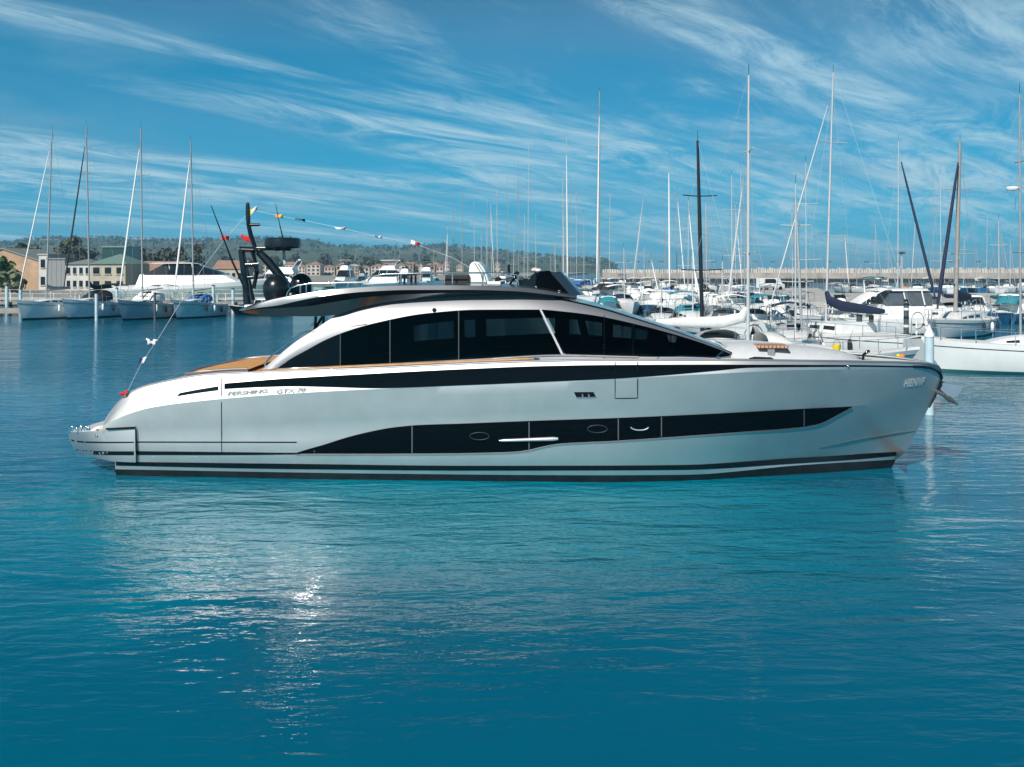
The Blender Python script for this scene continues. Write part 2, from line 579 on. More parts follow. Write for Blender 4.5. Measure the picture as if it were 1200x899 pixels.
def ylz(px, z, b):
    p = yl(px, HY, b)
    return Vector((p.x, p.y, z))


def ray(px, py):
    d = Vector(((px - 600) / F, 1, -(py - HY) / F)).normalized()
    return Vector((d.dot(AX), d.dot(NX), d.z))


def mir(p):
    return Vector((p[0], -p[1], p[2]))


def line(pts, n, a=None, z=None, power=1.0):
    """sample a profile line: pts = (px, py, b)"""
    x0, x1 = pts[0][0], pts[-1][0]
    py = [(p[0], p[1]) for p in pts]; bb = [(p[0], p[2]) for p in pts]
    out = []
    for i in range(n):
        t = i / (n - 1)
        t = 0.5 * (t ** power) + 0.5 * (1 - (1 - t) ** power) if power != 1 else t
        x = x0 + (x1 - x0) * t
        if z is not None:
            out.append(ylz(x, z, pchip(bb, x)))
        else:
            out.append(yl(x, pchip(py, x), pchip(bb, x)))
    return out


yacht = thing('motor_yacht', 'long silver motor yacht with black window bands filling the middle of the harbour', 'yacht', YO, -PSI)

NL = 150
LA = [(138, 0, 2.0), (400, 0, 2.15), (700, 0, 2.05), (900, 0, 1.1), (1000, 0, .4), (1036, 0, 0.0)]
LB = [(135, 550, 2.15), (440, 555, 2.32), (700, 557, 2.28), (800, 556.5, 2.0), (940, 545, 1.0), (1050, 538.5, 0)]
LC = [(135, 541, 2.20), (340, 543.5, 2.38), (560, 546, 2.42), (700, 546, 2.36), (800, 544.6, 2.1), (920, 537.5, 1.15), (1000, 532.3, .48), (1063, 528.4, 0)]
LD = [(119, 510, 2.28), (300, 507, 2.46), (490, 499, 2.54), (620, 493.5, 2.56), (720, 490, 2.53), (850, 484, 2.34), (1000, 476, 1.42), (1060, 468.5, .66), (1095, 464, 0)]
LE = [(121, 499, 2.30), (135, 492, 2.32), (150, 485.5, 2.36), (175, 478, 2.42), (200, 474, 2.46), (260, 467.5, 2.54), (330, 462, 2.62), (440, 456, 2.68), (640, 448.5, 2.70), (840, 438, 2.55), (950, 433.5, 2.08), (1030, 433, 1.35), (1080, 434.5, .68), (1102.5, 446, 0)]
LF = [(123, 494, 2.12), (130, 483, 2.10), (137, 474, 2.10), (145, 466, 2.11), (155, 459, 2.13), (170, 453, 2.15), (210, 444, 2.295), (240, 439.5, 2.355), (283, 437.5, 2.435), (440, 431.5, 2.575), (620, 424, 2.615), (720, 422.3, 2.585), (850, 422.3, 2.44), (950, 423.3, 2.02), (1030, 424.5, 1.32), (1080, 426, .72), (1099, 429, .24), (1104, 436, 0)]
PW = 1.35
rA = line(LA, NL, z=-0.35, power=PW)
rB, rC, rD, rE, rF = (line(q, NL, power=PW) for q in (LB, LC, LD, LE, LF))


def between(r0, r1, k, bulge):
    out = []
    for i in range(1, k + 1):
        t = i / (k + 1)
        row = []
        for a, b in zip(r0, r1):
            p = a.lerp(b, t)
            amt = bulge * 4 * t * (1 - t) * min(1.0, abs(p.y) / 1.0)
            row.append(Vector((p.x, p.y - amt, p.z)))
        out.append(row)
    return out


keel = [Vector((p.x, 0, -0.9)) for p in rA]
rows = [keel, rA, rB] + between(rB, rC, 1, 0.0) + [rC] + between(rC, rD, 3, 0.03) + [rD] + between(rD, rE, 3, 0.008) + [rE] + between(rE, rF, 2, 0.015) + [rF]


def hull_mat(i, j):
    return antifoul if i < 2 else silver


hb = MB()
hb.grid(rows, silver, mfun=hull_mat)
hull_bvh = BVHTree.FromPolygons([Vector(v) for v in hb.v], hb.f)
hb.grid([[mir(p) for p in r_] for r_ in rows], silver, flip=True, mfun=hull_mat)
# transom
tl = [r_[0] for r_ in rows]
hb.grid([tl, [Vector((p.x, p.y * 0.5, p.z)) for p in tl], [Vector((p.x, 0, p.z)) for p in tl], [Vector((p.x, -p.y * 0.5, p.z)) for p in tl], [mir(p) for p in tl]], silver)
hull = hb.build('hull', yacht, smooth=14)


def cast(px, py, bvh, off, guess=2.4):
    d = ray(px, py)
    loc, nrm, _, _ = bvh.ray_cast(CL, d)
    if loc is None:
        p = yl(px, py, guess)
        loc2, nrm2, _, dist = bvh.find_nearest(p)
        if loc2 is None or dist > 0.4:
            return p
        loc, nrm = loc2, nrm2
    if nrm.y > 0:
        nrm = -nrm
    return loc + nrm * off


def panel_uv(name, fn, nu, nv, bvh, material, parent, off=0.006, skirt=0.03, smooth=30, guess=2.4, both=True):
    """panel following the surface behind pixels fn(u, v); a skirt gives it an edge"""
    rows_ = []
    for i in range(nv + 1):
        v = i / nv
        row = []
        for j in range(nu + 1):
            px, py = fn(j / nu, v)
            row.append(cast(px, py, bvh, off, guess))
        rows_.append(row)
    back = lambda p: Vector((p.x, p.y + skirt, p.z))
    full = [[back(p) for p in rows_[0]]] + rows_ + [[back(p) for p in rows_[-1]]]
    full = [[back(r_[0])] + r_ + [back(r_[-1])] for r_ in full]
    if both:
        MB().grid([[mir(p) for p in r_] for r_ in full], material, flip=True).build(name, parent, smooth=smooth)
    return MB().grid(full, material).build(name, parent, smooth=smooth)


def strip_fn(top, bot):
    """u runs along px; top and bottom edges are (px, py) lines of their own px range"""
    def fn(u, v):
        xt = lerp(top[0][0], top[-1][0], u); xb = lerp(bot[0][0], bot[-1][0], u)
        return lerp(xb, xt, v), lerp(pchip(bot, xb), pchip(top, xt), v)
    return fn


def quad_fn(bl, br, tr, tl_):
    def fn(u, v):
        x0, y0 = lerp(bl[0], br[0], u), lerp(bl[1], br[1], u)
        x1, y1 = lerp(tl_[0], tr[0], u), lerp(tl_[1], tr[1], u)
        return lerp(x0, x1, v), lerp(y0, y1, v)
    return fn


# black hull glazing
WT = [(346, 531.0), (362, 526), (380, 521), (400, 514.5), (420, 509), (440, 504.5), (460, 501), (490, 498), (540, 496.3), (620, 493.2), (720, 489.8), (850, 484), (940, 479), (998, 476.3)]
WB = [(346, 531.8), (420, 531.8), (500, 531.5), (600, 529.5), (615, 528), (635, 523.5), (655, 520), (720, 516.5), (800, 511), (880, 505), (940, 500), (962, 495.5), (980, 486.5), (998, 477)]
hull_window = panel_uv('hull_window', strip_fn(WT, WB), 120, 5, hull_bvh, gloss_black, yacht, 0.012)
# pale lip along the lower edge of the glazing
panel_uv('window_lip', strip_fn([(x, y + 1.7) for x, y in WB], [(x, y + 0.4) for x, y in WB]), 120, 1, hull_bvh, silver_white, hull_window, 0.02)
div_m = mat('window_divider', (0.16, 0.16, 0.17), 0.4, 0.3, 0.05, 3)
for dxp in (483, 620, 724.5, 775, 942):
    t_, b_ = pchip(WT, dxp) + 1, pchip(WB, dxp) - 1
    panel_uv('window_divider', quad_fn((dxp - .6, b_), (dxp + .6, b_), (dxp + .6, t_), (dxp - .6, t_)), 1, 4, hull_bvh, div_m, hull_window, 0.018, both=False)


def ring_tube(cx, cy, rx, ry, a0, a1, r, material, name, parent, bvh, off=0.015, n=28, power=1.0):
    pts = []
    for i in range(n + 1):
        a = lerp(a0, a1, i / n)
        pts.append(cast(cx + rx * math.cos(a), cy + ry * (abs(math.sin(a)) ** power) * (1 if math.sin(a) >= 0 else -1), bvh, off))
    mb = MB().tube(pts, r, material, 6)
    return mb.build(name, parent, smooth=60)


port_m = mat('porthole_ring', (0.09, 0.09, 0.10), 0.35, 0.6, 0.05, 3)
ring_tube(562, 511, 11.5, 4.2, 0, 2 * math.pi, 0.010, port_m, 'porthole', hull_window, hull_bvh)
ring_tube(700, 502.5, 11.5, 4.4, 0, 2 * math.pi, 0.010, port_m, 'porthole', hull_window, hull_bvh)
ring_tube(749.5, 499.8, 10.5, 4.2, 0.15, math.pi - 0.15, 0.016, mat('satin_silver', (.62, .64, .66), .35, .4, .03, 3), 'porthole', hull_window, hull_bvh)
# steel grab bar across the glazing
pts = [cast(lerp(585, 654, i / 12), 515.8 - 2.2 * i / 12, hull_bvh, 0.05) for i in range(13)]
MB().tube(pts, [0.012] + [0.03 + 0.016 * i / 10 for i in range(11)] + [0.03], mat('satin_silver', (.62, .64, .66), .35, .4, .03, 3), 10).build('grab_bar', yacht, smooth=50)

# upper black band along the bulwark
UT = [(263, 449.5), (330, 444), (440, 437.8), (540, 432.8), (640, 429), (720, 427.8), (840, 427.5), (1000, 428), (1075, 429)]
UB = [(263, 456), (300, 454), (345, 452.8), (400, 454), (440, 455), (540, 451.8), (640, 447.6), (720, 444), (790, 439), (840, 434.5), (880, 431), (1000, 430), (1075, 430.6)]
band = panel_uv('bulwark_band', strip_fn(UT, UB), 110, 3, hull_bvh, band_black, yacht, 0.01)
# rub rail round the bow
pts = [cast(x, y, hull_bvh, 0.005) for x, y in ((1070, 429.6), (1082, 430), (1090, 431), (1096, 433))] + [yl(1101.5, 437.5, 0.06), yl(1103.6, 443, .03), yl(1102.4, 449, .02), yl(1099, 457, .02), yl(1095.5, 465, .02), yl(1089, 478, .02)]
for q in (pts, [mir(p) for p in pts]):
    MB().tube(q, [.03, .035, .04, .045, .045, .04, .035, .03, .025, .015], trim_black, 8).build('bow_fender', yacht, smooth=60)
# stern vent
panel_uv('air_vent', strip_fn([(211, 460.6), (230, 457), (256, 452.6)], [(207, 464.6), (230, 460.9), (256, 457.4)]), 12, 2, hull_bvh, trim_black, yacht, 0.01)
# stripes
S1 = [(158, 517.3), (348, 517.6)]
panel_uv('pinstripe', strip_fn(S1, [(x, y + 1.5) for x, y in S1]), 30, 1, hull_bvh, trim_black, yacht, 0.006)
panel_uv('boot_stripe', strip_fn([(160, 528.6), (260, 529.6), (352, 530.6)], [(160, 533.2), (260, 533.4), (352, 532.6)]), 30, 1, hull_bvh, trim_black, yacht, 0.008)
panel_uv('waterline_stripe', strip_fn([(136, 541), (340, 543.4), (560, 545.8), (700, 545.6), (800, 544.8), (920, 537.3), (1000, 532.3), (1060, 528.8)],
                                      [(136, 545.6), (340, 549.6), (560, 551.4), (700, 551.2), (800, 550.6), (920, 544.2), (1000, 538.8), (1058, 533.2)]), 90, 1, hull_bvh, trim_black, yacht, 0.008, guess=1.5)
# spray rails low on the bow
for pts2 in (((990, 518), (1020, 512.8), (1050, 508.2), (1073, 505.2)), ((960, 525), (990, 518.2), (1015, 513.6))):
    pts = [cast(x, y, hull_bvh, 0.0, 0.6) for x, y in pts2]
    for q in (pts, [mir(p) for p in pts]):
        MB().tube(q, [0.008, .02, .02, .008][:len(pts)], mid_metal, 6).build('spray_rail', yacht, smooth=60)


# seams
def seam(name, pts2, r=0.008):
    pts = [cast(x, y, hull_bvh, 0.001) for x, y in pts2]
    return MB().tube(pts, r, trim_black, 5).build(name, yacht)


seam('hull_seam', [(259.5 + 0.3 * (i / 9), lerp(443, 533, i / 9)) for i in range(10)], 0.012)
gate = panel_uv('side_gate', quad_fn((721, 466.4), (746.6, 466.2), (746.6, 445), (721, 446)), 4, 4, hull_bvh, silver, yacht, 0.004, 0.01, both=False)
pts = [cast(x, y, hull_bvh, 0.006) for x, y in ((720.8, 424), (720.8, 435), (720.8, 446), (720.8, 456), (720.8, 466.8), (734, 466.7), (747.2, 466.4), (747.2, 456), (747.2, 446), (747.2, 435), (747.2, 424))]
MB().tube(pts, 0.011, trim_black, 5).build('gate_seam', gate)

# small louvred emblem
em = panel_uv('emblem', quad_fn((675.5, 465.6), (698.6, 465.6), (695.4, 459.3), (672.6, 459.5)), 4, 2, hull_bvh, trim_black, yacht, 0.012, both=False)
panel_uv('emblem_edge', quad_fn((676, 466.6), (699.6, 466), (698.6, 465), (675.4, 465.4)), 4, 1, hull_bvh, silver_white, em, 0.016, both=False)
for xx in (682.2, 689.6):
    panel_uv('emblem_bar', quad_fn((xx, 465.6), (xx + 1.6, 465.6), (xx + 1, 461.8), (xx - .6, 461.8)), 1, 1, hull_bvh, silver_white, em, 0.017, both=False)


def lettering(name, text, px0, px1, base0, base1, hpx, shear, material, bvh, parent, off=0.012, bold=0.0):
    cu = bpy.data.curves.new('lettering', 'FONT')
    cu.body = text
    cu.offset = bold
    cu.resolution_u = 3
    o = bpy.data.objects.new('lettering', cu)
    col.objects.link(o)
    dg = bpy.context.evaluated_depsgraph_get()
    me = bpy.data.meshes.new_from_object(o.evaluated_get(dg))
    bpy.data.objects.remove(o)
    xs = [v.co.x for v in me.vertices]; ys = [v.co.y for v in me.vertices]
    mx, my = max(xs), max(ys)
    mn = min(xs)
    mb = MB()
    V = []
    for v in me.vertices:
        u = (v.co.x - mn) / (mx - mn); h_ = v.co.y / my
        V.append(cast(lerp(px0, px1, u) + shear * h_, lerp(base0, base1, u) - hpx * h_, bvh, off))
    mb.add(V, [tuple(p.vertices) for p in me.polygons], material)
    return mb.build(name, parent)


letter_light = mat('grey_lettering', (0.32, 0.33, 0.34), 0.5, 0.0, 0.02, 3)
lettering('stern_lettering', 'PERSHING', 267, 313, 463.6, 460.0, 4.6, 1.6, letter_light, hull_bvh, yacht, 0.03, bold=0.025)
lettering('stern_lettering', 'GTX 70', 323.5, 357.5, 461.0, 458.8, 4.8, 1.8, letter_light, hull_bvh, yacht, 0.03, bold=0.025)
lettering('bow_lettering', 'HIENIVF', 1058.5, 1081.5, 453.2, 450.6, 9.0, 2.6, mat('bright_chrome_letter', (.78, .80, .82), .3, .2, .05, 3), hull_bvh, yacht, 0.02, bold=0.02)

# ---- swim platform
PT = [(80, 506.5, 0.9), (82, 506.5, 1.45), (88, 506.3, 1.85), (100, 506, 2.15), (125, 505, 2.30), (159, 503.2, 2.37)]
PM = [(81, 515, 0.9), (83, 515, 1.45), (90, 516.2, 1.85), (102, 517.2, 2.15), (128, 518, 2.30), (159, 518.4, 2.38)]
PL = [(87, 527, 0.9), (89, 527, 1.4), (96, 527.8, 1.8), (108, 529, 2.1), (132, 530.5, 2.29), (159, 531, 2.37)]
PB = [(91, 529.5, 0.8), (94, 531.5, 1.35), (102, 534, 1.75), (114, 537, 2.05), (135, 541, 2.23), (159, 542, 2.31)]
prow = [line(q, 14) for q in (PT, PM, PL, PB)]
inner_t = [Vector((p.x, p.y * 0.0, p.z)) for p in prow[0]]
inner_b = [Vector((p.x, p.y * 0.0, p.z)) for p in prow[3]]
pb = MB()
full = [inner_t] + prow + [inner_b]
pb.grid(full, silver, mfun=lambda i, j: grey_deck if i == 0 else silver)
plat_bvh = BVHTree.FromPolygons([Vector(v) for v in pb.v], pb.f)
pb.grid([[mir(p) for p in r_] for r_ in full], silver, flip=True, mfun=lambda i, j: grey_deck if i == 0 else silver)
ec = [r_[0] for r_ in full]
pb.grid([ec, [mir(p) for p in ec]], silver)
platform = pb.build('swim_platform', yacht, smooth=30)
panel_uv('pinstripe', strip_fn([(82, 515), (100, 517.2), (128, 517.7), (157, 517.6)], [(82, 517), (100, 518.9), (128, 519.3), (157, 519.1)]), 16, 1, plat_bvh, trim_black, platform, 0.006, guess=2.2)
panel_uv('boot_stripe', strip_fn([(88.5, 526.6), (104, 528), (130, 528.9), (157, 528.9)], [(89.5, 529.6), (104, 532.2), (130, 533.4), (157, 533.5)]), 16, 1, plat_bvh, trim_black, platform, 0.006, guess=2.2)
st = [(124, 504.0, 2.36), (158, 502.4, 2.40)]
MB().grid([line(st, 6), [p + Vector((0, 0, .045)) for p in line(st, 6)], [p + Vector((0, .3, .045)) for p in line(st, 6)]], trim_black).build('step', platform)
MB().tube([yl(158.6, 502, 2.40), yl(158.8, 518, 2.405), yl(159.2, 531, 2.38)], 0.009, trim_black, 5).build('seam', platform)
# passerelle hinges and cleats folded on the platform
for xx, hh in ((83, 7.5), (88, 6), (93, 8), (99, 7.5), (101.5, 7)):
    b_ = 1.5 if xx < 90 else 1.95
    MB().tube([yl(xx - 1.5, 508.5, b_), yl(xx - 0.8, 508 - hh, b_), yl(xx + 2.6, 507.4 - hh, b_), yl(xx + 3.4, 508, b_)], 0.03, chrome, 8).build('cleat', platform, smooth=50)
MB().tube([yl(104, 507.5, 2.0), yl(113, 503, 2.0), yl(120, 501, 2.0), yl(126, 502, 2.05)], [0.03, .06, .06, .03], cushion, 8).build('rolled_cover', platform, smooth=50)
MB().tube([yl(114, 512, 2.24), yl(114.5, 503.4, 2.15)], 0.045, chrome, 8).build('stanchion', platform, smooth=50)
MB().tube([yl(118, 502, 2.1), yl(123, 501, 2.1), yl(126, 503, 2.1)], 0.06, mat('peach_rope', (0.70, 0.48, 0.40), 0.8), 8).build('rope_coil', platform, smooth=50)

# ---- decks
rail_in = [Vector((p.x, p.y + 0.07 if p.y < -0.09 else 0, p.z - 0.05)) for p in rF]


def deck_mat(i, j):
    x = rF[j].x
    return teak if -9.2 < x < -3.0 else white_deck


mid = [Vector((p.x, 0, p.z + 0.05)) for p in rail_in]
db = MB().grid([rail_in, mid, [mir(p) for p in rail_in]], white_deck, mfun=deck_mat)
deck = db.build('deck', yacht, smooth=30)
# bulwark cap: bright rail along the sheer
rail_pts = [p + Vector((0, 0.02 if p.y < -.05 else 0, 0.0)) for p in rF if p.x > -9.6]
for q in (rail_pts, [mir(p) for p in rail_pts]):
    MB().tube(q, 0.032, silver_white, 8).build('bulwark_cap', yacht, smooth=60)
# varnished handrail over the bulwark
tr = [(284, 439.2, 2.3), (300, 436.4, 2.3), (360, 432.8, 2.36), (440, 428.9, 2.42), (540, 424.6, 2.46), (626, 420.8, 2.48)]
tp = line(tr, 40)
hr = MB().tube(tp, [0.02] + [0.042] * 38 + [0.03], teak_rail, 8)
MB().tube([mir(p) for p in tp], 0.042, teak_rail, 8).build('handrail', yacht, smooth=60)
hand = hr.build('handrail', yacht, smooth=60)
for i in range(3, 40, 6):
    MB().tube([tp[i] + Vector((0, 0, .04)), tp[i] + Vector((0, 0.03, -0.24))], 0.02, chrome, 6).build('rail_stanchion', hand)
MB().tube([tp[-1], tp[-1] + Vector((.1, 0, 0)), tp[-1] + Vector((.12, 0, -.1))], 0.03, chrome, 8).build('rail_end', hand, smooth=50)
# teak sunpad deck aft of the deckhouse, rising above the bulwark
ap = []
for k in range(9):
    a = k / 8
    bb = lerp(-1.95, 1.95, a)
    row = []
    for j in range(12):
        u = j / 11
        xs = lerp(236 + 22 * (1 - abs(2 * a - 1) ** 2) * 0.0, 318, u)
        p = yl(xs, 436, 0)
        z = 2.30 + 0.20 * (1 - (1 - u) ** 2) + 0.03 * (1 - (2 * a - 1) ** 2)
        lim = 1.0 if u > 0.35 else (0.55 + 0.45 * math.sin(u / 0.35 * math.pi / 2))
        row.append(Vector((p.x, -bb * lim, z)))
    ap.append(row)
sp = MB().grid(ap, teak)
sp.grid([[Vector((p.x, p.y, p.z - .35)) for p in ap[0]], ap[0]], silver_white)
sp.grid([ap[-1], [Vector((p.x, p.y, p.z - .35)) for p in ap[-1]]], silver_white)
sp.grid([[r_[0] for r_ in ap], [r_[0] - Vector((0, 0, .35)) for r_ in ap]], silver_white)
sp.build('aft_deck', yacht, smooth=30)
ec = [ap[0][j] for j in range(11, -1, -1)] + [r_[0] for r_ in ap] + [ap[-1][j] for j in range(12)]
MB().tube([p + Vector((0, 0, .02)) for p in ec], 0.035, silver_white, 6).build('coaming', yacht, smooth=60)

# ---- deckhouse
S0 = [(296, 440, 2.0), (440, 436, 2.04), (560, 432, 2.04), (660, 428, 2.02), (740, 426, 1.95), (843, 425, 1.6), (858, 423, 1.38)]
W0 = [(324, 432.5, 1.98), (440, 427.2, 2.01), (560, 421, 2.01), (660, 416, 1.98), (740, 418, 1.9), (843, 418.8, 1.56), (856, 417, 1.36)]
W1 = [(325, 431.6, 1.975), (340, 421, 1.96), (359, 410.5, 1.94), (380, 399, 1.91), (403, 389.4, 1.88), (440, 378.5, 1.83), (500, 367.2, 1.78), (560, 363, 1.75), (630, 362.8, 1.72), (665, 365.6, 1.7), (700, 370.2, 1.67), (742, 379.2, 1.62), (800, 394.8, 1.5), (848, 411.3, 1.37), (856, 414.8, 1.33)]
RE = [(307, 433.5, 1.93), (322.7, 419.7, 1.91), (348, 399.5, 1.86), (366.7, 387.6, 1.81), (390.5, 372, 1.74), (403.4, 365.6, 1.69), (440, 355.8, 1.60), (500, 348, 1.52), (560, 344.6, 1.48), (600, 344.4, 1.46), (650, 348.5, 1.43), (700, 359.2, 1.4), (742, 372, 1.37), (800, 391, 1.3), (850, 410, 1.24), (858, 413.6, 1.22)]
ND = 110


def dline(pts):
    return line(pts, ND)


s0, w0, w1, re = dline(S0), dline(W0), dline(W1), dline(RE)


def crown(frac):
    out = []
    for i, p in enumerate(re):
        t = i / (ND - 1)
        bump = lerp(.14, .0, min(1, max(0, (t - .35) / .25))) * (1 - frac ** 2) * min(1, t * 10) * (1 if t < .9 else 1 - (t - .9) / .1 * .85)
        fwd = 0.12 * (1 - frac ** 2) * max(0, (t - 0.55) / 0.45)
        out.append(Vector((p.x + fwd, p.y * frac, p.z + bump)))
    return out


c1, c2, c3 = crown(0.85), crown(0.5), crown(0.0)
shield = mat('windscreen_glass', (0.10, 0.14, 0.18), 0.10, 0.6, 0.1, 2, spec=0.8)


def dh_mat(i, j):
    if i == 1:
        return None
    if i >= 3:
        return shield if re[j].x > 1.1 else mid_metal
    return silver_white


drows = [s0, w0, w1] + between(w1, re, 2, 0.03)
rb_i = len(drows)
drows += [re, c1, c2, c3]


def dh_mat2(i, j):
    if i == 1:
        return None
    if i >= rb_i:
        return shield if re[j].x > 1.3 else mid_metal
    return silver_white


dbh = MB().grid(drows, silver_white, mfun=dh_mat2)
dbh.grid([[mir(p) for p in r_] for r_ in drows], silver_white, flip=True, mfun=dh_mat2)
# front closure below the windscreen
fr = [r_[-1] for r_ in (s0, w0, w1, re, c1, c2, c3)]
dbh.grid([fr, [Vector((fr[-1].x, 0, 2.3))] * len(fr)], trim_black)
dbh.grid([[mir(p) for p in fr], [Vector((fr[-1].x, 0, 2.3))] * len(fr)], trim_black)
house = dbh.build('deckhouse', yacht, smooth=25)
form = MB().grid([s0, w0, w1, re, c1, c2, c3], silver)
house_bvh = BVHTree.FromPolygons([Vector(v) for v in form.v], form.f)

glass = tinted_glass('smoked_glass', (0.075, 0.10, 0.108))
glass_far = tinted_glass('lightly_smoked_glass', (0.55, 0.66, 0.68))


def win_fn(xb0, xb1, xt0, xt1):
    wb = [(p[0], p[1]) for p in W0]; wt = [(p[0], p[1]) for p in W1]

    def fn(u, v):
        xb = lerp(xb0, xb1, u); xt = lerp(xt0, xt1, u)
        return lerp(xb, xt, v), lerp(pchip(wb, xb), pchip(wt, xt), v)
    return fn


for nm, q in (('side_window', (326, 398.5, 327, 398.5)), ('side_window', (399.6, 456.6, 399.6, 456.6)), ('side_window', (457.6, 537, 457.6, 537)),
              ('side_window', (538, 657.5, 538, 631)), ('side_window', (663, 707.5, 638, 707.5)), ('side_window', (708.5, 741.6, 708.5, 741.6)), ('side_window', (742.6, 838, 742.6, 846)), ('side_window', (842, 855.5, 849, 855.5))):
    gm = glass if not (q[0] < 330 or q[0] > 840) else gloss_black
    panel_uv(nm, win_fn(*q), 14, 6, house_bvh, gm, house, -0.02, 0.0, guess=1.8, both=False)
# mirror glazing: dark wall on the far side with three lighter openings
rows_far = []
for v in (0.0, 0.25, 0.66, 1.0):
    rows_far.append([mir(a.lerp(b, v)) for a, b in zip(w0, w1)])


def pxof(p):
    wv = YO + AX * p.x + NX * p.y
    return 600 + F * wv.x / wv.y


OPEN = ((487, 533), (546, 559), (572, 652), (668, 707), (720, 741), (744, 790))


def far_mat(i, j):
    if i != 1:
        return window_dark
    c = (pxof(rows_far[1][j]) + pxof(rows_far[1][min(j + 1, ND - 1)])) / 2
    return glass_far if any(a < c < b for a, b in OPEN) else window_dark


MB().grid(rows_far, window_dark, mfun=far_mat).build('far_glazing', house, fix=False)
inside = mat('dark_interior', (0.015, 0.015, 0.017), 0.7)
ib = MB()
fl = [Vector((p.x, p.y, 2.05)) for p in s0]
ib.grid([fl, [mir(p) for p in fl]], inside)
ib.box((lerp(w0[10].x, w0[20].x, .5), 0, 2.9), (0.06, 3.3, 1.5), inside)
ib.build('cabin_floor', house)
# helm seat seen through the glass
hs = MB().prism([(0, 0), (.42, .0), (.46, .12), (.16, .16), (.02, .72), (-.12, .82), (-.16, .6)], -.28, .28, mat('dark_leather', (0.03, 0.035, 0.04), .6))
hso = hs.build('helm_seat', house, smooth=30)
hso.location = yl(684, 404, 0.4)
hso.scale = (0.9, 0.9, 0.95)
ds = MB().prism([(0, 0), (.5, 0), (.35, .35), (.1, .42)], -1.2, 1.2, inside)
dso = ds.build('dashboard', house)
dso.location = yl(760, 406, 0)
# window surround bars
panel_uv('window_bar', quad_fn((657.8, 416), (660.6, 416), (634.6, 363), (632.2, 363)), 1, 12, house_bvh, silver_white, house, 0.02, 0.03, guess=1.8, both=False)
panel_uv('window_bar', quad_fn((838.4, 418.4), (841.2, 418.4), (848.4, 411.6), (846.4, 410.9)), 1, 4, house_bvh, chrome, house, 0.015, 0.03, guess=1.5, both=False)
sl_ = line([(x, y + 0.4, b + .012) for x, y, b in W0], 60)
MB().tube(sl_[:48], 0.022, silver_white, 6).build('window_sill', house, smooth=60)
for xx in (398.8, 457, 537.5):
    t_, b_ = pchip([(p[0], p[1]) for p in W1], xx) + .5, pchip([(p[0], p[1]) for p in W0], xx) - .5
    panel_uv('mullion', quad_fn((xx - .5, b_), (xx + .5, b_), (xx + .5, t_), (xx - .5, t_)), 1, 5, house_bvh, mat('mullion_grey', (.018, .02, .022), .4), house, .004, .02, guess=1.8, both=False)
for xx in (708, 742):
    pts = [cast(xx, lerp(pchip([(p[0], p[1]) for p in RE], xx), 420, i / 6), house_bvh, 0.006, 1.6) for i in range(7)]
    MB().tube(pts, 0.009, trim_black, 5).build('panel_seam', house)
pts = [cast(x, y, house_bvh, 0.004, 1.8) for x, y in ((366, 389.5), (385, 387), (405, 384), (430, 380.2))]
MB().tube(pts, 0.010, trim_black, 5).build('panel_seam', house)
pts = line([(650, 350.0, 1.46), (700, 360.8, 1.44), (742, 373.6, 1.41), (800, 392.6, 1.34), (848, 410.6, 1.28), (857, 414, 1.26)], 24)
for q in (pts, [mir(p) for p in pts]):
    MB().tube(q, 0.035, trim_black, 6).build('windscreen_frame', house, smooth=60)
MB().sphere(cast(509, 364, house_bvh, 0.02, 1.6), 0.05, trim_black, 10).build('deck_light', house, smooth=60)
# wiper blades and white side rail near the windscreen foot
MB().tube([yl(770, 421.5, 2.3), yl(773, 418.5, 2.3), yl(800, 418.2, 2.28), yl(838, 419.6, 2.2), yl(846, 421.6, 2.18)], 0.02, chrome, 6).build('deck_rail', yacht, smooth=60)

# ---- hardtop wing
T1 = [(284, 364.3, 1.72), (300, 357, 1.84), (320, 351, 1.88), (350, 345.3, 1.9), (380, 340.5, 1.9), (400, 338.5, 1.88), (440, 335.8, 1.85), (480, 334.6, 1.82), (520, 334.5, 1.79), (560, 335, 1.75), (600, 336.3, 1.7), (630, 339.2, 1.64), (660, 344.6, 1.52), (676, 348.8, 1.44)]
T2 = [(284.2, 364.8, 1.74), (300, 361.2, 1.88), (325, 358, 1.93), (350, 352.5, 1.95), (380, 347, 1.95), (430, 341.8, 1.92), (480, 339.8, 1.88), (540, 339.7, 1.83), (600, 341.2, 1.77), (640, 345, 1.66), (676, 349.4, 1.46)]
T3 = [(284.4, 365.3, 1.74), (300, 362.8, 1.88), (325, 361.2, 1.93), (360, 359, 1.95), (385, 355, 1.94), (430, 348.3, 1.91), (480, 344.8, 1.87), (540, 343.2, 1.83), (600, 343.8, 1.77), (640, 347, 1.66), (676, 350, 1.46)]
T4 = [(285, 366, 1.70), (310, 369.8, 1.82), (360, 370.8, 1.85), (393, 369.4, 1.82), (420, 361, 1.78), (440, 356.5, 1.74), (500, 348.8, 1.66), (560, 345.6, 1.6), (600, 345.2, 1.56), (640, 348.3, 1.5), (676, 350.6, 1.42)]
NT = 90
t1, t2, t3, t4 = (line(q, NT) for q in (T1, T2, T3, T4))
t0 = [Vector((p.x, p.y * 0.7, p.z + 0.03 * min(1, i / 15))) for i, p in enumerate(t1)]
tc_ = [Vector((p.x, 0, p.z + 0.05 * min(1, i / 15))) for i, p in enumerate(t1)]
t5 = [Vector((p.x, p.y * 0.6, p.z + 0.02)) for p in t4]
t6 = [Vector((p.x, 0, p.z + 0.03)) for p in t4]


wing_side = mat('wing_side_metallic', (0.075, 0.085, 0.09), 0.22, 0.7, 0.06, 2, coat=0.5)


def wing_mat(i, j):
    return (dark_metal, dark_metal, mid_metal, gloss_black, wing_side, dark_metal, dark_metal)[i]


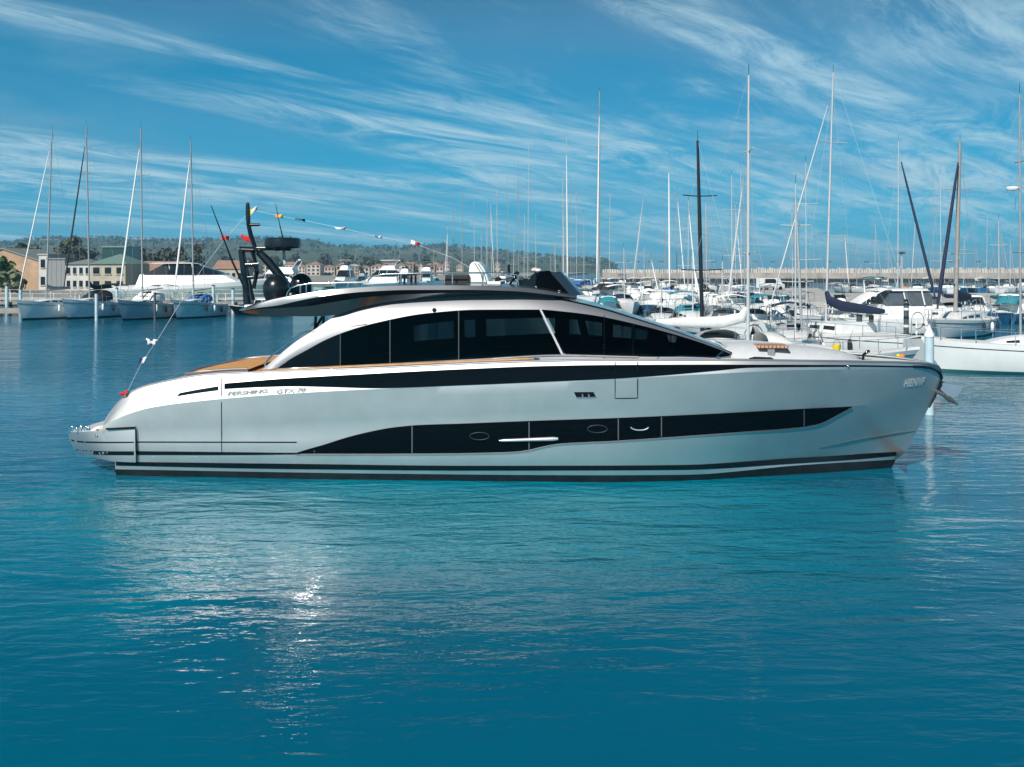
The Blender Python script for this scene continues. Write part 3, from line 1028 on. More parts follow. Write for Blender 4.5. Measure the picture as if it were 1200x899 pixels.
for row_, fr_k in ((tc_, 0.0), (t0, 0.7), (t5, 0.6), (t6, 0.0)):      # the tail is rounded in plan
    for i_, p_ in enumerate(row_):
        p_.x -= 0.5 * max(0, 1 - i_ / 22) ** 2 * (1 - fr_k ** 2)
wrows = [tc_, t0, t1, t2, t3, t4, t5, t6]
wb_ = MB().grid(wrows, dark_metal, mfun=wing_mat).grid([[mir(p) for p in r_] for r_ in wrows], dark_metal, flip=True, mfun=wing_mat)
ec = [r_[0] for r_ in wrows]
wb_.grid([ec, [mir(p) for p in ec]], dark_metal)
wing = wb_.build('hardtop', yacht, smooth=22)
# struts under the wing and stair rails
for x0, y0, x1, y1, bb in ((369, 387, 370, 371, 1.2), (379, 386, 379, 370.5, 1.2), (368, 387, 378, 371, 0.6)):
    MB().tube([yl(x0, y0, bb), yl(x1, y1, bb)], 0.035, trim_black, 8).build('hardtop_strut', yacht, smooth=60)
MB().tube([yl(312, 424, 1.75), yl(318, 417, 1.75), yl(352, 391, 1.75), yl(360, 388.5, 1.75), yl(366, 388.6, 1.8)], 0.022, chrome, 8).build('stair_rail', yacht, smooth=60)
MB().tube([yl(330, 414, 1.3), yl(352, 396, 1.3), yl(368, 378, 1.3)], 0.018, chrome, 8).build('stair_rail', yacht, smooth=60)
MB().tube([yl(311, 425, 1.75), yl(311, 432, 1.75)], 0.03, chrome, 8).build('stair_rail', yacht, smooth=60)

# ---- flybridge furniture
rl = [yl(335.5, 349, 1.6), yl(337, 343, 1.6), yl(341, 337.5, 1.6), yl(348, 334.6, 1.6), yl(362, 332.4, 1.6), yl(400, 331.2, 1.6), yl(432, 330.6, 1.6)]
fr_ = MB().tube(rl, 0.022, chrome, 8).build('flybridge_rail', yacht, smooth=60)
for xx, yy in ((352, 346), (359, 344.6), (366, 343.4), (379, 341), (393, 339.6), (408, 338.4), (424, 337.5)):
    MB().tube([yl(xx, pchip([(348, 334.6), (362, 332.4), (400, 331.2), (432, 330.6)], xx), 1.6), yl(xx, yy, 1.6)], 0.02, chrome, 6).build('rail_post', fr_)
bal = tinted_glass('clear_balustrade', (0.62, 0.80, 0.80), 0.02)
MB().grid([[yl(364, 334, 1.58), yl(400, 332.5, 1.58), yl(430, 332, 1.58)], [yl(364, 343, 1.58), yl(400, 339, 1.58), yl(430, 337.3, 1.58)]], bal).build('balustrade', fr_)
r2_ = [yl(431, 329, 0.7), yl(436, 324, 0.7), (yl(450, 321.4, 0.7)), yl(505, 320, 0.7), yl(560, 319.8, .7), yl(598, 320.4, 0.7), yl(606, 322, .7), yl(608, 334, .7)]
fr2 = MB().tube(r2_, 0.02, chrome, 8).build('flybridge_rail', yacht, smooth=60)
for xx in (470, 505, 530, 566):
    MB().tube([yl(xx, 320, 0.7), yl(xx, 335, 0.7)], 0.018, chrome, 6).build('rail_post', fr2)
cabm = mat('dark_locker', (0.02, 0.017, 0.016), 0.5)
lk = MB(); a_ = yl(523, 321.5, 0.2); b_ = yl(551, 334, 0.2)
lk.box(((a_.x + b_.x) / 2, 0, (a_.z + b_.z) / 2), (b_.x - a_.x, 1.0, a_.z - b_.z), cabm)
lk.build('wet_bar', yacht, bevel=0.02)
mb_ = MB()
for q in (463, 468, 478):
    pass
a_ = yl(549, 333, 0); b_ = yl(571, 307, 0)
prof = [(549, 334), (549.3, 318), (550.5, 310.5), (553, 307.4), (556.5, 306.6), (561, 307.6), (566, 312.5), (570, 320), (572.5, 328), (573, 334)]
mb_.prism([(yl(x, y, .4).x, yl(x, y, .4).z) for x, y in prof], -0.4, 0.9, white_gel)
seatback = mb_.build('lounge_backrest', yacht, smooth=30, bevel=0.03)
mb2 = MB()
for x0, y0, x1, y1 in ((560, 309, 570, 330), (556, 308, 566, 330)):
    mb2.tube([yl(x0, y0, .415), yl((x0 + x1) / 2 + 2, (y0 + y1) / 2, .415), yl(x1, y1, .415)], 0.008, trim_black, 5)
mb2.build('seam', seatback)
# low sun loungers fore of the backrest
a_ = yl(572, 330, .5); b_ = yl(588, 335, .5)
MB().box(((a_.x + b_.x) / 2, 0, (a_.z + b_.z) / 2), (b_.x - a_.x, 1.6, .12), cushion).build('sun_pad', yacht, bevel=0.03)
# a folded table on four legs aft on the flybridge
a_ = yl(464, 321.5, -.2); b_ = yl(491, 323.4, -.2)
tb = MB().box(((a_.x + b_.x) / 2, .2, a_.z), (b_.x - a_.x, .7, .05), trim_black).build('flybridge_table', yacht)
for xx in (469, 474, 482, 487):
    p0 = yl(xx, 323, -.2); p1 = yl(xx, 336, -.2)
    MB().tube([p0, p1], 0.028, trim_black, 6).build('leg', tb)
# helm console, wheel, throttles and smoked wind deflector
cons = MB().prism([(yl(x, y, .3).x, yl(x, y, .3).z) for x, y in ((606, 337), (607, 329), (613, 326), (620, 325.5), (624, 322), (628, 319), (640, 323), (646, 339))], -0.55, 0.9, trim_black)
console = cons.build('helm_console', yacht, smooth=30, bevel=0.015)
c_ = yl(602.5, 326.5, 0.3)
wheel = MB()
for k in range(1):
    pts = []
    for i in range(25):
        a = 2 * math.pi * i / 24
        tilt = R(38)
        u = math.cos(a) * .19; v = math.sin(a) * .19
        pts.append(c_ + Vector((v * math.sin(tilt), u, v * math.cos(tilt))))
    wheel.tube(pts, 0.022, trim_black, 8, cap=False)
    for a in (0.5, 2.6, 4.7):
        v = math.sin(a) * .18
        wheel.tube([c_, c_ + Vector((v * math.sin(R(38)), math.cos(a) * .18, v * math.cos(R(38))))], 0.018, trim_black, 6)
wheel.build('steering_wheel', yacht, smooth=60)
MB().tube([yl(596.5, 322, .3), yl(596.2, 312, .3), yl(596.8, 310, .3)], [.03, .035, .03], trim_black, 8).build('throttle_lever', yacht, smooth=50)
MB().tube([yl(600, 323, .2), yl(606.5, 318.4, .2)], [.02, .03], trim_black, 8).build('throttle_lever', yacht, smooth=50)
MB().sphere(yl(585, 327, .6), .05, trim_black, 10).sphere(yl(582, 329, .6), .05, trim_black, 10).tube([yl(580, 331, .6), yl(582, 325, .6), yl(588, 328, .6)], 0.02, trim_black, 6).build('fishing_rod_holder', yacht, smooth=50)
dg1 = line([(627, 338, 1.15), (633, 339.5, 1.15), (650, 342.5, 1.1), (669, 346.5, .95)], 8)
dg2 = line([(629, 320, 1.05), (634, 318.2, 1.05), (640, 317.4, 1.0), (645, 319.5, .95)], 8)
wd = MB().grid([dg1, dg2], gloss_black)
ctr1 = Vector((dg1[-1].x + .35, 0, dg1[-1].z)); ctr2 = Vector((dg2[-1].x + .3, 0, dg2[-1].z))
e1 = [dg1[-1], Vector((dg1[-1].x + .25, dg1[-1].y * .6, dg1[-1].z)), ctr1]
e2 = [dg2[-1], Vector((dg2[-1].x + .22, dg2[-1].y * .6, dg2[-1].z + .02)), ctr2]
wd.grid([e1, e2], shield)
wd.grid([[mir(p) for p in dg1], [mir(p) for p in dg2]], gloss_black).grid([[mir(p) for p in e1], [mir(p) for p in e2]], shield)
defl = wd.build('wind_deflector', yacht, smooth=25)
MB().sphere(yl(628.5, 336.2, 1.17), .03, chrome, 8).build('deflector_bolt', defl, smooth=60)
MB().sphere(yl(655.5, 340.8, 1.1), .03, chrome, 8).build('deflector_bolt', defl, smooth=60)
# folded cover lying on the console and a searchlight ahead of the deflector
MB().sphere(yl(627, 316.5, .2), .10, mat('pale_pink_cloth', (0.62, 0.50, 0.52), .9), 10, .6).sphere(yl(631, 317, .3), .08, cushion, 10, .6).build('folded_cover', yacht, smooth=60)
MB().sphere(yl(660.5, 323.6, 0), .075, white_gel, 12).tube([yl(660.5, 325, 0), yl(660, 334, 0)], .03, white_gel, 8).build('search_light', yacht, smooth=60)

# ---- radar mast
mast = MB()
bb = 0.5
mast.tube([yl(282.5, 293, bb), yl(285, 312, bb), yl(288, 335, bb), yl(290, 357, bb)], [.075, .08, .085, .10], black_arch, 10)
mast.tube([yl(283.5, 293, -.3), yl(289, 320, -.3), yl(296, 352, -.3)], .07, black_arch, 10)
mast.tube([yl(303, 295, bb), yl(315, 307, bb), yl(328, 323, bb), yl(341, 342, bb)], [.09, .11, .11, .10], black_arch, 10)
mast.tube([yl(303, 295, -.3), yl(328, 323, -.3), yl(343, 341, -.3)], .085, black_arch, 10)
mast.tube([yl(281, 292, 0.1), yl(305, 293, 0.1)], .07, black_arch, 8)
mast.tube([yl(296, 294, bb), yl(301, 318, bb), yl(297, 338, bb)], .06, black_arch, 8)
mast.tube([yl(285, 311, bb), yl(303, 310, bb)], .05, black_arch, 8)
mast.tube([yl(286, 326, bb), yl(297, 325, bb)], .04, black_arch, 8)
mast.tube([yl(300, 291.5, .1), yl(340, 290.8, .1)], [.05, .05], black_arch, 8)
mast.tube([yl(299, 292, -.5), yl(299, 292, .7)], .05, black_arch, 8)
mast.tube([yl(299.5, 292, .1), yl(294, 276, .1), yl(291.2, 264, .1), yl(290.6, 252, .1), yl(290.2, 238.5, .1)], [.06, .06, .055, .065, .05], black_arch, 8)
mast.tube([yl(291, 263.5, .1), yl(304.5, 263.5, .1)], [.045, .035], black_arch, 8)
mast.tube([yl(289.4, 239.5, .1), yl(291.4, 239.5, .1)], .05, black_arch, 8)
rm = mast.build('radar_mast', yacht, smooth=45)
c_ = yl(331.5, 285, .1)
MB().lathe([(0.001, .13), (.40, .13), (.45, .10), (.46, 0), (.45, -.10), (.40, -.13), (.22, -.14), (.20, -.2), (.001, -.2)], c_, black_arch, 24).build('radar_dome', rm, smooth=40)
MB().tube([c_ + Vector((.02, 0, -.2)), yl(334, 310, .1)], .04, mat('grey_post', (0.45, 0.5, 0.52), .4), 8).build('radar_post', rm, smooth=50)
for (x, y, r_, b_) in ((324, 337.5, .33, .75), (353, 333.5, .29, -.75)):
    c_ = yl(x, y, b_)
    MB().lathe([(0.001, r_)] + [(r_ * math.sin(a * math.pi / 12), r_ * math.cos(a * math.pi / 12)) for a in range(1, 7)] + [(r_, 0), (r_ * .98, -.12), (r_ * .8, -.3), (r_ * .5, -.36), (.001, -.36)], c_, black_arch, 24).build('satellite_dome', rm, smooth=40)
MB().tube([yl(332, 281, .1), yl(327.5, 262, .1), yl(323, 239, .1)], [.02, .012, .006], black_arch, 6).build('whip_antenna', rm)
MB().tube([yl(291, 347, .9), yl(272, 306, .9), yl(247.5, 241, .9)], [.03, .025, .01], black_arch, 6).build('whip_antenna', yacht)

# ---- foredeck lounge
lounge_grey = mat('pale_grey_upholstery', (0.50, 0.51, 0.53), 0.8, 0, 0.06, 5, bump=0.004, bscale=12)
cw = MB()


def fore_row(zoff, shrink):
    top = [(852, 405, 0.0), (870, 404.4, 0), (980, 409, 0), (1004, 411.5, 0)]
    out = []
    return out


cl0 = line([(846, 424, 1.35), (880, 424, 1.45), (940, 424, 1.3), (985, 424, 1.0), (1012, 424, .5)], 20)
cl1 = line([(850, 406, 1.0), (880, 405.5, 1.1), (940, 409.5, 1.0), (985, 413.5, .75), (1010, 420, .35)], 20)
cl1 = [Vector((p.x, p.y, p.z)) for p in cl1]
cw.grid([[Vector((p.x, p.y, p.z - .1)) for p in cl0], cl0, [a.lerp(b, .5) - Vector((0, .06, 0)) for a, b in zip(cl0, cl1)], cl1, [Vector((p.x, 0, p.z + .03)) for p in cl1]], lounge_grey)
cw.grid([[mir(p) for p in r_] for r_ in ([Vector((p.x, p.y, p.z - .1)) for p in cl0], cl0, cl1, [Vector((p.x, 0, p.z + .03)) for p in cl1])], white_gel)
cw.grid([[cl0[0], cl1[0]], [mir(cl0[0]), mir(cl1[0])]], white_gel).grid([[cl0[-1], cl1[-1]], [mir(cl0[-1]), mir(cl1[-1])]], white_gel)
cw.build('foredeck_lounge', yacht, smooth=35)
a_ = yl(888, 406.5, 1.35); b_ = yl(924, 408.5, 1.35)
ft = MB().box(((a_.x + b_.x) / 2, -1.0, a_.z), (b_.x - a_.x, .75, .06), slat_wood)
tbl = ft.build('foredeck_table', yacht, bevel=.01)
MB().box((yl(903.5, 416, 1.3).x, -1.25, (a_.z - .19)), (.16, .16, .34), mat('grey_pedestal', (0.22, 0.24, 0.27), .5)).build('pedestal', tbl)
MB().tube([yl(878, 421, 1.6), yl(884, 419.4, 1.6), yl(903, 420, 1.6), yl(906, 421.5, 1.6)], .03, trim_black, 6).build('mooring_cleat', yacht, smooth=50)
MB().tube([yl(1011, 423, .55), yl(1012, 416, .55), yl(1016.5, 412, .55), yl(1019, 411.5, .55)], .035, trim_black, 8).build('windlass', yacht, smooth=50)
MB().sphere(cast(993, 429.5, hull_bvh, .03), .035, chrome, 10).build('bow_light', yacht, smooth=60)
# anchor hanging off the bow
anchor_m = mat('brushed_anchor_steel', (0.20, 0.28, 0.36), .55, .2, .1, 3)
anc = MB()
an = [yl(1101, 456, -.05), yl(1104, 448.5, -.1), yl(1128.5, 452.5, -.1), yl(1121, 464.5, -.1), yl(1112, 466, -.1)]
for s_ in (-.05,):
    V = [p + Vector((0, s_, 0)) for p in an] + [p + Vector((0, s_ + .35, 0.02)) for p in an]
    anc.add(V, [(0, 1, 2, 3, 4), (9, 8, 7, 6, 5)] + [(i, i + 5, (i + 1) % 5 + 5, (i + 1) % 5) for i in range(5)], anchor_m)
anc.tube([yl(1096, 458, 0), yl(1106, 463, 0.1), yl(1114, 471, .1)], [.05, .05, .035], mat('dark_anchor_steel', (.05, .06, .07), .8, 0), 8)
anc.tube([yl(1103, 462, .1), yl(1113, 467.5, .1), yl(1122, 474, .1)], [.02, .06, .02], mat('dark_anchor_steel', (.05, .06, .07), .8, 0), 8)
anc.build('anchor', yacht, smooth=30)

# ------------------------------------------------------------------ dressing lines and signal flags on the yacht
def ylw(p):
    return YO + AX * p.x + NX * p.y + Vector((0, 0, p.z))


def dress_line(name, label, pts, r=0.0035):
    o = MB().tube(pts, r, mat('white_cord', (0.75, 0.76, 0.78), .8), 5).build(name)
    tag(o, label, 'cord', 'dressing lines on the yacht mast')


LW = [ylw(yl(px, py, b)) for px, py, b in ((290.3, 250, .1), (262, 282, .6), (235, 318, 1.1), (208, 360, 1.6), (186, 396, 1.9), (166, 425, 2.1), (146, 465.5, 2.2))]
LE_ = [ylw(yl(px, py, b)) for px, py, b in ((290.5, 245, .1), (327, 253, .1), (352, 257.5, .1), (398, 267, .1), (445, 277.5, .1), (488, 286.5, .1), (530, 302, .1), (560, 319, .1))]
dress_line('dressing_line', 'thin white line running down from the dark mast to the yacht stern', LW)
dress_line('dressing_line', 'thin white line running forward from the dark mast over the flybridge', LE_)


def flag(px, py, b, pts, material, label, second=None, cross=False):
    """small waving cloth; pts are pixel offsets of its outline from the hoist"""
    mb = MB()
    n = 8
    rows_ = []
    (x0, y0), (x1, y1), (x2, y2), (x3, y3) = pts       # hoist top, fly top, fly bottom, hoist bottom
    for i in range(5):
        v = i / 4; row = []
        for j in range(n + 1):
            u = j / n
            ax, ay = lerp(x0, x1, u), lerp(y0, y1, u)
            bx, by = lerp(x3, x2, u), lerp(y3, y2, u)
            q = ylw(yl(px + lerp(ax, bx, v), py + lerp(ay, by, v), b))
            q.y += 0.05 * math.sin(u * 6.0 + v) * u
            q.z += 0.018 * math.sin(u * 9.0 + 2 * v) * u
            row.append(q)
        rows_.append(row)

    def fm(i, j):
        if cross:
            return second if abs((j + .5) / n - (i + .5) / 4) < .2 or abs((j + .5) / n - 1 + (i + .5) / 4) < .2 else material
        if second and j >= n // 2:
            return second
        return material
    mb.grid(rows_, material, mfun=fm)
    o = mb.build('signal_flag', None, smooth=60, fix=False)
    so = o.modifiers.new('thickness', 'SOLIDIFY'); so.thickness = 0.006
    tag(o, label, 'flag', 'signal flags on the yacht')


navy_flag = mat('navy_flag_cloth', (0.02, 0.04, 0.16), .8, 0, .1, 6)
white_flag = mat('white_flag_cloth', (0.75, 0.75, 0.75), .8, 0, .05, 6)
black_flag = mat('black_flag_cloth', (0.015, 0.015, 0.02), .8, 0, .1, 6)
flag(290, 248, .1, ((0, -1), (12, -6), (11, -2), (-1, 9)), yellow_cloth, 'bright yellow flag wrapped round the top of the dark mast', white_flag)
flag(282.5, 275, .1, ((-1, -1), (9, 3), (16, 11), (2, 6)), red_cloth, 'bright red flag blown against the dark mast below the yellow one')
flag(326, 253, .1, ((-4, -2), (6, -1), (5, 2), (-3, 2.5)), orange_cloth, 'orange and yellow flag crossing the thin whip aerial', yellow_cloth)
flag(346, 256.5, .1, ((0, -.8), (12, 1), (11, 2.8), (0, 1)), black_flag, 'narrow black flag on the line forward of the radar dome')
flag(392, 266, .1, ((0, 0), (14, 0.5), (12, 2.5), (2, 3)), white_flag, 'pale pink and white flag midway along the forward line', mat('pale_pink_flag', (.66, .45, .42), .8))
flag(439, 276, .1, ((0, 0), (9, 1), (8, 3), (1, 2)), navy_flag, 'small navy and white flag farther along the forward line', white_flag)
flag(482, 284, .1, ((0, -3), (10, 1), (9, 4), (-1, 2)), white_flag, 'red and white flag last on the forward line above the hills', red_cloth)
flag(261, 278, .65, ((-3, -2), (8, -1), (6, 3), (-1, 3)), red_cloth, 'small red flag beside the tilted whip aerial near the stern')
flag(184, 398, 1.9, ((0, 0), (-13, -1), (-12, 6), (-2, 6)), navy_flag, 'navy flag with a white diagonal cross on the stern line', white_flag, True)
flag(171, 418, 2.0, ((1, 0), (-8, 2), (-9, 8), (-3, 8)), white_flag, 'white flag with dark edge hanging below the cross flag', navy_flag)
flag(148.5, 457, 2.2, ((1, -1), (-9, 5), (-8, 6), (-1, 7)), red_cloth, 'red triangular pennant lowest on the line by the yacht stern')

# ------------------------------------------------------------------ boats in the harbour


def hull_rows(L, B, fb, fs, stern=0.75, sheer_dip=0.06, rake=0.09, nst=16, vee=0.75):
    """stations from stern (x = -L/2) to bow (x = +L/2); rows bottom to sheer"""
    out = [[] for _ in range(6)]
    for i in range(nst):
        u = i / (nst - 1)
        if u < 0.4:
            hbm = lerp(stern, 1, math.sin(u / .4 * math.pi / 2))
        else:
            hbm = max(0.0, 1 - ((u - .4) / .6) ** 2.3)
        hbm *= B / 2
        z1 = lerp(fs, fb, u ** 1.5) - sheer_dip * L * 0.1 * math.sin(u * math.pi)
        bowk = max(0, (u - .5) / .5)
        for k, (zf, wf) in enumerate(((-.25, .55), (0.0, .80), (0.10, .85), (.45, .94), (.82, .99), (1.0, 1.0))):
            z = zf if k == 0 else z1 * zf
            wv = lerp(wf, wf ** (1 + 2.2 * (1 - vee) + 1.2), bowk)
            x = -L / 2 + L * u
            x -= (1 - max(0, zf)) * L * rake * u ** 3
            x += (1 - max(0, zf)) * 0.02 * L * (1 - u) ** 4
            out[k].append(Vector((x, -hbm * wv, z)))
    return out


def add_hull(root, L, B, fb, fs, hullm, bootm, deckm, stripem=None, **kw):
    rows_ = hull_rows(L, B, fb, fs, **kw)
    fm = lambda i, j: bootm if i < 2 else (stripem if (stripem and i == 4) else hullm)
    mb = MB().grid(rows_, hullm, mfun=fm).grid([[mir(p) for p in r_] for r_ in rows_], hullm, flip=True, mfun=fm)
    ec = [r_[0] for r_ in rows_]
    mb.grid([ec, [mir(p) for p in ec]], hullm)
    h_ = mb.build('hull', root, smooth=35)
    top = rows_[-1]
    toe = [Vector((p.x, p.y * .97, p.z - .02)) for p in top]
    md = [Vector((p.x, 0, p.z + 0.03 * B)) for p in top]
    MB().grid([toe, md, [mir(p) for p in toe]], deckm).build('deck', root, smooth=40)
    return h_, rows_


def sheer_at(rows_, u):
    top = rows_[-1]
    i = min(len(top) - 2, int(u * (len(top) - 1)))
    return top[i].lerp(top[i + 1], u * (len(top) - 1) - i)


rng_f = random.Random(2)


def sailboat(label, px, Y, heading, L=10.5, mast_top=None, top_h=14, hullm=None, bootm=None, cover=None, furl=None, furl_r=0.07, mastm=None,
             hood=None, stripem=None, detail=2, group=None, boom_up=0.0, mast_r=0.085, name='sailing_boat', deckm=None, fb=None, biminim=None, mastu=0.57,
             cover_r=0.2, spread=2, radome=None, cabm=None, windows=True, backstay=True, hood_k=1.0):
    """px is the photo column of the mast foot, Y the distance, heading the compass of the bow (degrees from +x)"""
    hullm = hullm or white_gel; bootm = bootm or blue_gel; mastm = mastm or alu; deckm = deckm or white_deck; cabm = cabm or white_gel
    B = L * 0.31; fb = fb or L * .115; fs = fb * (.82 if fb < 1.8 else .66)
    hd = R(heading)
    mx = -L / 2 + L * mastu
    foot = Vector((X(px, Y), Y, 0))
    c = foot - Vector((math.cos(hd), math.sin(hd), 0)) * mx
    root = thing(name, label, 'sailing boat', (c.x, c.y, 0), hd, group)
    inv = Matrix.Rotation(-hd, 4, 'Z')
    h_, rows_ = add_hull(root, L, B, fb, fs, hullm, bootm, deckm, stripem)
    dz = sheer_at(rows_, mastu).z
    # coachroof
    st = []
    n = 9
    for i in range(n):
        u = i / (n - 1)
        x = lerp(-.14 * L, .24 * L, u)
        wd = B * .5 * lerp(.62, .30, u ** 1.6)
        z0 = sheer_at(rows_, (x + L / 2) / L).z
        hgt = 0.045 * L * (1 - u ** 3) * (1 if i else 1)
        st.append((x, wd, z0, hgt))
    rw = [[Vector((x, -w_ - .05, z0)) for x, w_, z0, h2 in st], [Vector((x, -w_, z0 + h2 * .85)) for x, w_, z0, h2 in st],
          [Vector((x, -w_ * .85, z0 + h2)) for x, w_, z0, h2 in st], [Vector((x, 0, z0 + h2 * 1.12)) for x, w_, z0, h2 in st]]
    rw += [[mir(p) for p in r_] for r_ in rw[-2::-1]]
    mb = MB().grid(rw, cabm)
    ec = [r_[0] for r_ in rw]
    mb.add(ec, [tuple(range(len(ec)))], cabm)
    cr = mb.build('coachroof', root, smooth=35)
    if windows and detail >= 1:
        for s in (1, -1):
            for (i0, i1) in ((1, 2.6), (3.2, 4.8), (5.3, 6.4)):
                def at(t, v):
                    i = int(t); f_ = t - i
                    a = rw[0][i].lerp(rw[0][i + 1], f_); b = rw[1][i].lerp(rw[1][i + 1], f_)
                    p = a.lerp(b, v); p.y = (p.y - .015) * s
                    return p
                MB().add([at(i0, .35), at(i1, .35), at(i1, .8), at(i0, .8)], [(0, 1, 2, 3)], window_dark).build('window', cr, fix=False)
    # mast
    if mast_top:
        tp = P(mast_top[0], mast_top[1], Y) - root.location
        tp = inv @ tp
    else:
        tp = Vector((mx, 0, top_h))
    base = Vector((mx, 0, dz + .05))
    M_ = MB().tube([base, base.lerp(tp, .6), tp], [mast_r, mast_r * .95, mast_r * .6], mastm, 8)
    mo = M_.build('mast', root, smooth=60)
    if detail >= 1:
        for k in range(spread):
            sb = MB()
            q = base.lerp(tp, (k + 1.0) / (spread + .75))
            wv = B * (.34 - .06 * k)
            sb.tube([q + Vector((-.1, -wv, .04)), q, q + Vector((-.1, wv, .04))], .028, mastm, 5).build('spreader', mo)
        MB().tube([tp, tp + Vector((0, 0, .5))], .012, trim_black, 4).build('masthead_aerial', mo)
    # rigging
    rg = MB()
    bow = sheer_at(rows_, .985); bow = Vector((bow.x, 0, bow.z))
    ster = sheer_at(rows_, .02); ster = Vector((ster.x, 0, ster.z))
    hounds = base.lerp(tp, .94)
    wr = min(.018, 0.007 * max(1, Y / 60))
    rg.tube([bow, hounds], wr, wire, 4)
    if backstay:
        rg.tube([ster, tp], wr, wire, 4)
    for s in (-1, 1):
        ch = Vector((mx - .15, s * B * .45, dz))
        if detail >= 2:
            k2 = base.lerp(tp, 1.0 / (spread + .75)) + Vector((-.1, s * B * .34, .04))
            rg.tube([ch, k2, base.lerp(tp, .93)], wr, wire, 4)
    rg.build('rigging', root)
    if furl:
        a, b = bow.lerp(hounds, .06), bow.lerp(hounds, .93)
        pts = [a.lerp(b, t) for t in (0, .15, .5, .85, 1)]
        MB().tube(pts, [furl_r * .5, furl_r * 1.1, furl_r, furl_r * .75, furl_r * .4], furl, 8).build('furled_jib', root, smooth=60)
    # boom and stowed mainsail
    bl = L * .36
    b0 = base + Vector((-.12, 0, .95 + .02 * L)); b1 = b0 + Vector((-bl, 0, .15 + boom_up))
    bm_ = MB().tube([b0, b1], .055, mastm, 6).build('boom', root, smooth=60)
    if cover:
        pts = [b0 + Vector((.06, 0, cover_r * 3.2)), b0 + Vector((-.15, 0, cover_r * 1.6)), b0.lerp(b1, .25) + Vector((0, 0, cover_r * .75)), b0.lerp(b1, .6) + Vector((0, 0, cover_r * .55)), b0.lerp(b1, .95) + Vector((0, 0, cover_r * .35))]
        co = MB().tube(pts, [cover_r * .45, cover_r * .9, cover_r, cover_r * .85, cover_r * .5], cover, 10)
        co = co.build('sail_cover', bm_, smooth=60)
        for v in co.data.vertices:
            v.co.y *= .5
    if hood:
        hw = B * (.34 if hood_k == 1 else .41); x0 = -.10 * L; z0 = sheer_at(rows_, .4).z + .03 * L
        rws = []
        for u, hh in ((1.0, .06), (.75, .55), (.35, .92), (0, .98), (-.22, .94)):
            rws.append([Vector((x0 + u * .1 * L * hood_k, hw * math.cos(a), z0 + .062 * L * hood_k * hh * (abs(math.sin(a)) ** .5))) for a in [math.pi * k / 8 for k in range(9)]])
        sh = MB().grid(rws, hood).build('spray_hood', root, smooth=60)
        if detail >= 2:
            wn = MB()
            for k in (2, 3.9):
                i = int(k); q = [rws[0][i + 1] * .3 + rws[1][i + 1] * .7, rws[0][i + 2] * .3 + rws[1][i + 2] * .7, rws[2][i + 2] * .8 + rws[1][i + 2] * .2, rws[2][i + 1] * .8 + rws[1][i + 1] * .2]
                wn.add([p + Vector((.02, 0, .015)) for p in q], [(0, 1, 2, 3)], window_dark)
            wn.build('hood_window', sh, fix=False)
    if biminim:
        hw = B * .38; x0 = -.42 * L; z0 = fs + 1.75
        rws = []
        for u in (0, .33, .66, 1):
            rws.append([Vector((x0 + u * .22 * L, -hw + 2 * hw * k / 6, z0 + .22 * math.sin(math.pi * k / 6) + .06 * math.sin(math.pi * u))) for k in range(7)])
        bi = MB().grid(rws, biminim).build('bimini', root, smooth=60)
        bi.modifiers.new('thickness', 'SOLIDIFY').thickness = .03
        fr3 = MB()
        for u in (0, 3):
            for k in (0, 6):
                p = rws[u][k]; fr3.tube([p, Vector((x0 + .11 * L, p.y, fs))], .018, chrome, 5)
        fr3.build('bimini_frame', bi)
    if detail >= 2:
        gr = MB()
        for s in (-1, 1):
            prev = None; line_ = []
            for u in (.04, .2, .35, .5, .65, .8, .93):
                p = sheer_at(rows_, u); q = Vector((p.x, p.y * s * .95, p.z)); t_ = q + Vector((0, 0, .6))
                gr.tube([q, t_], .016, chrome, 5); line_.append(t_)
            e = sheer_at(rows_, .99); line_.append(Vector((e.x + .1, 0, e.z + .65)))
            gr.tube(line_, .012, chrome, 4)
        gr.build('guard_rail', root)
        MB().tube([ster + Vector((.3, 0, .1)), ster + Vector((.3, 0, .9))], .05, white_gel, 6).lathe([(.45, -.02), (.47, 0), (.45, .02), (.42, 0), (.45, -.02)], ster + Vector((.22, 0, .9)), chrome, 18, axis='X').build('helm_wheel', root)
        lnr = rows_[4]
        for s in (-1, 1):
            MB().tube([Vector((p.x, (p.y - .012) * s, p.z)) for p in lnr], .018, navy_cloth, 4).build('sheer_line', h_)
        for s in (-1, 1):
            for u in (.25, .42, .58):
                p = sheer_at(rows_, u); q = Vector((p.x, (p.y - .16) * s, p.z - .5))
                MB().lathe([(.001, -.34), (.08, -.3), (.12, -.2), (.12, .2), (.08, .3), (.03, .36)], q, rng_f.choice([white_gel, navy_cloth, white_gel, black_cloth]), 10).tube([q + Vector((0, 0, .36)), Vector((p.x, p.y * s * .96, p.z + .3))], .012, trim_black, 4).build('fender', root, smooth=50)
    if radome:
        q = base.lerp(tp, radome)
        MB().lathe([(.001, .1), (.26, .08), (.3, 0), (.26, -.08), (.001, -.1)], q + Vector((.35, 0, 0)), white_gel if mastm is not black_mast else trim_black, 14).tube([q, q + Vector((.35, 0, -.1))], .04, chrome, 5).build('radar_dome', mo, smooth=50)
    return root


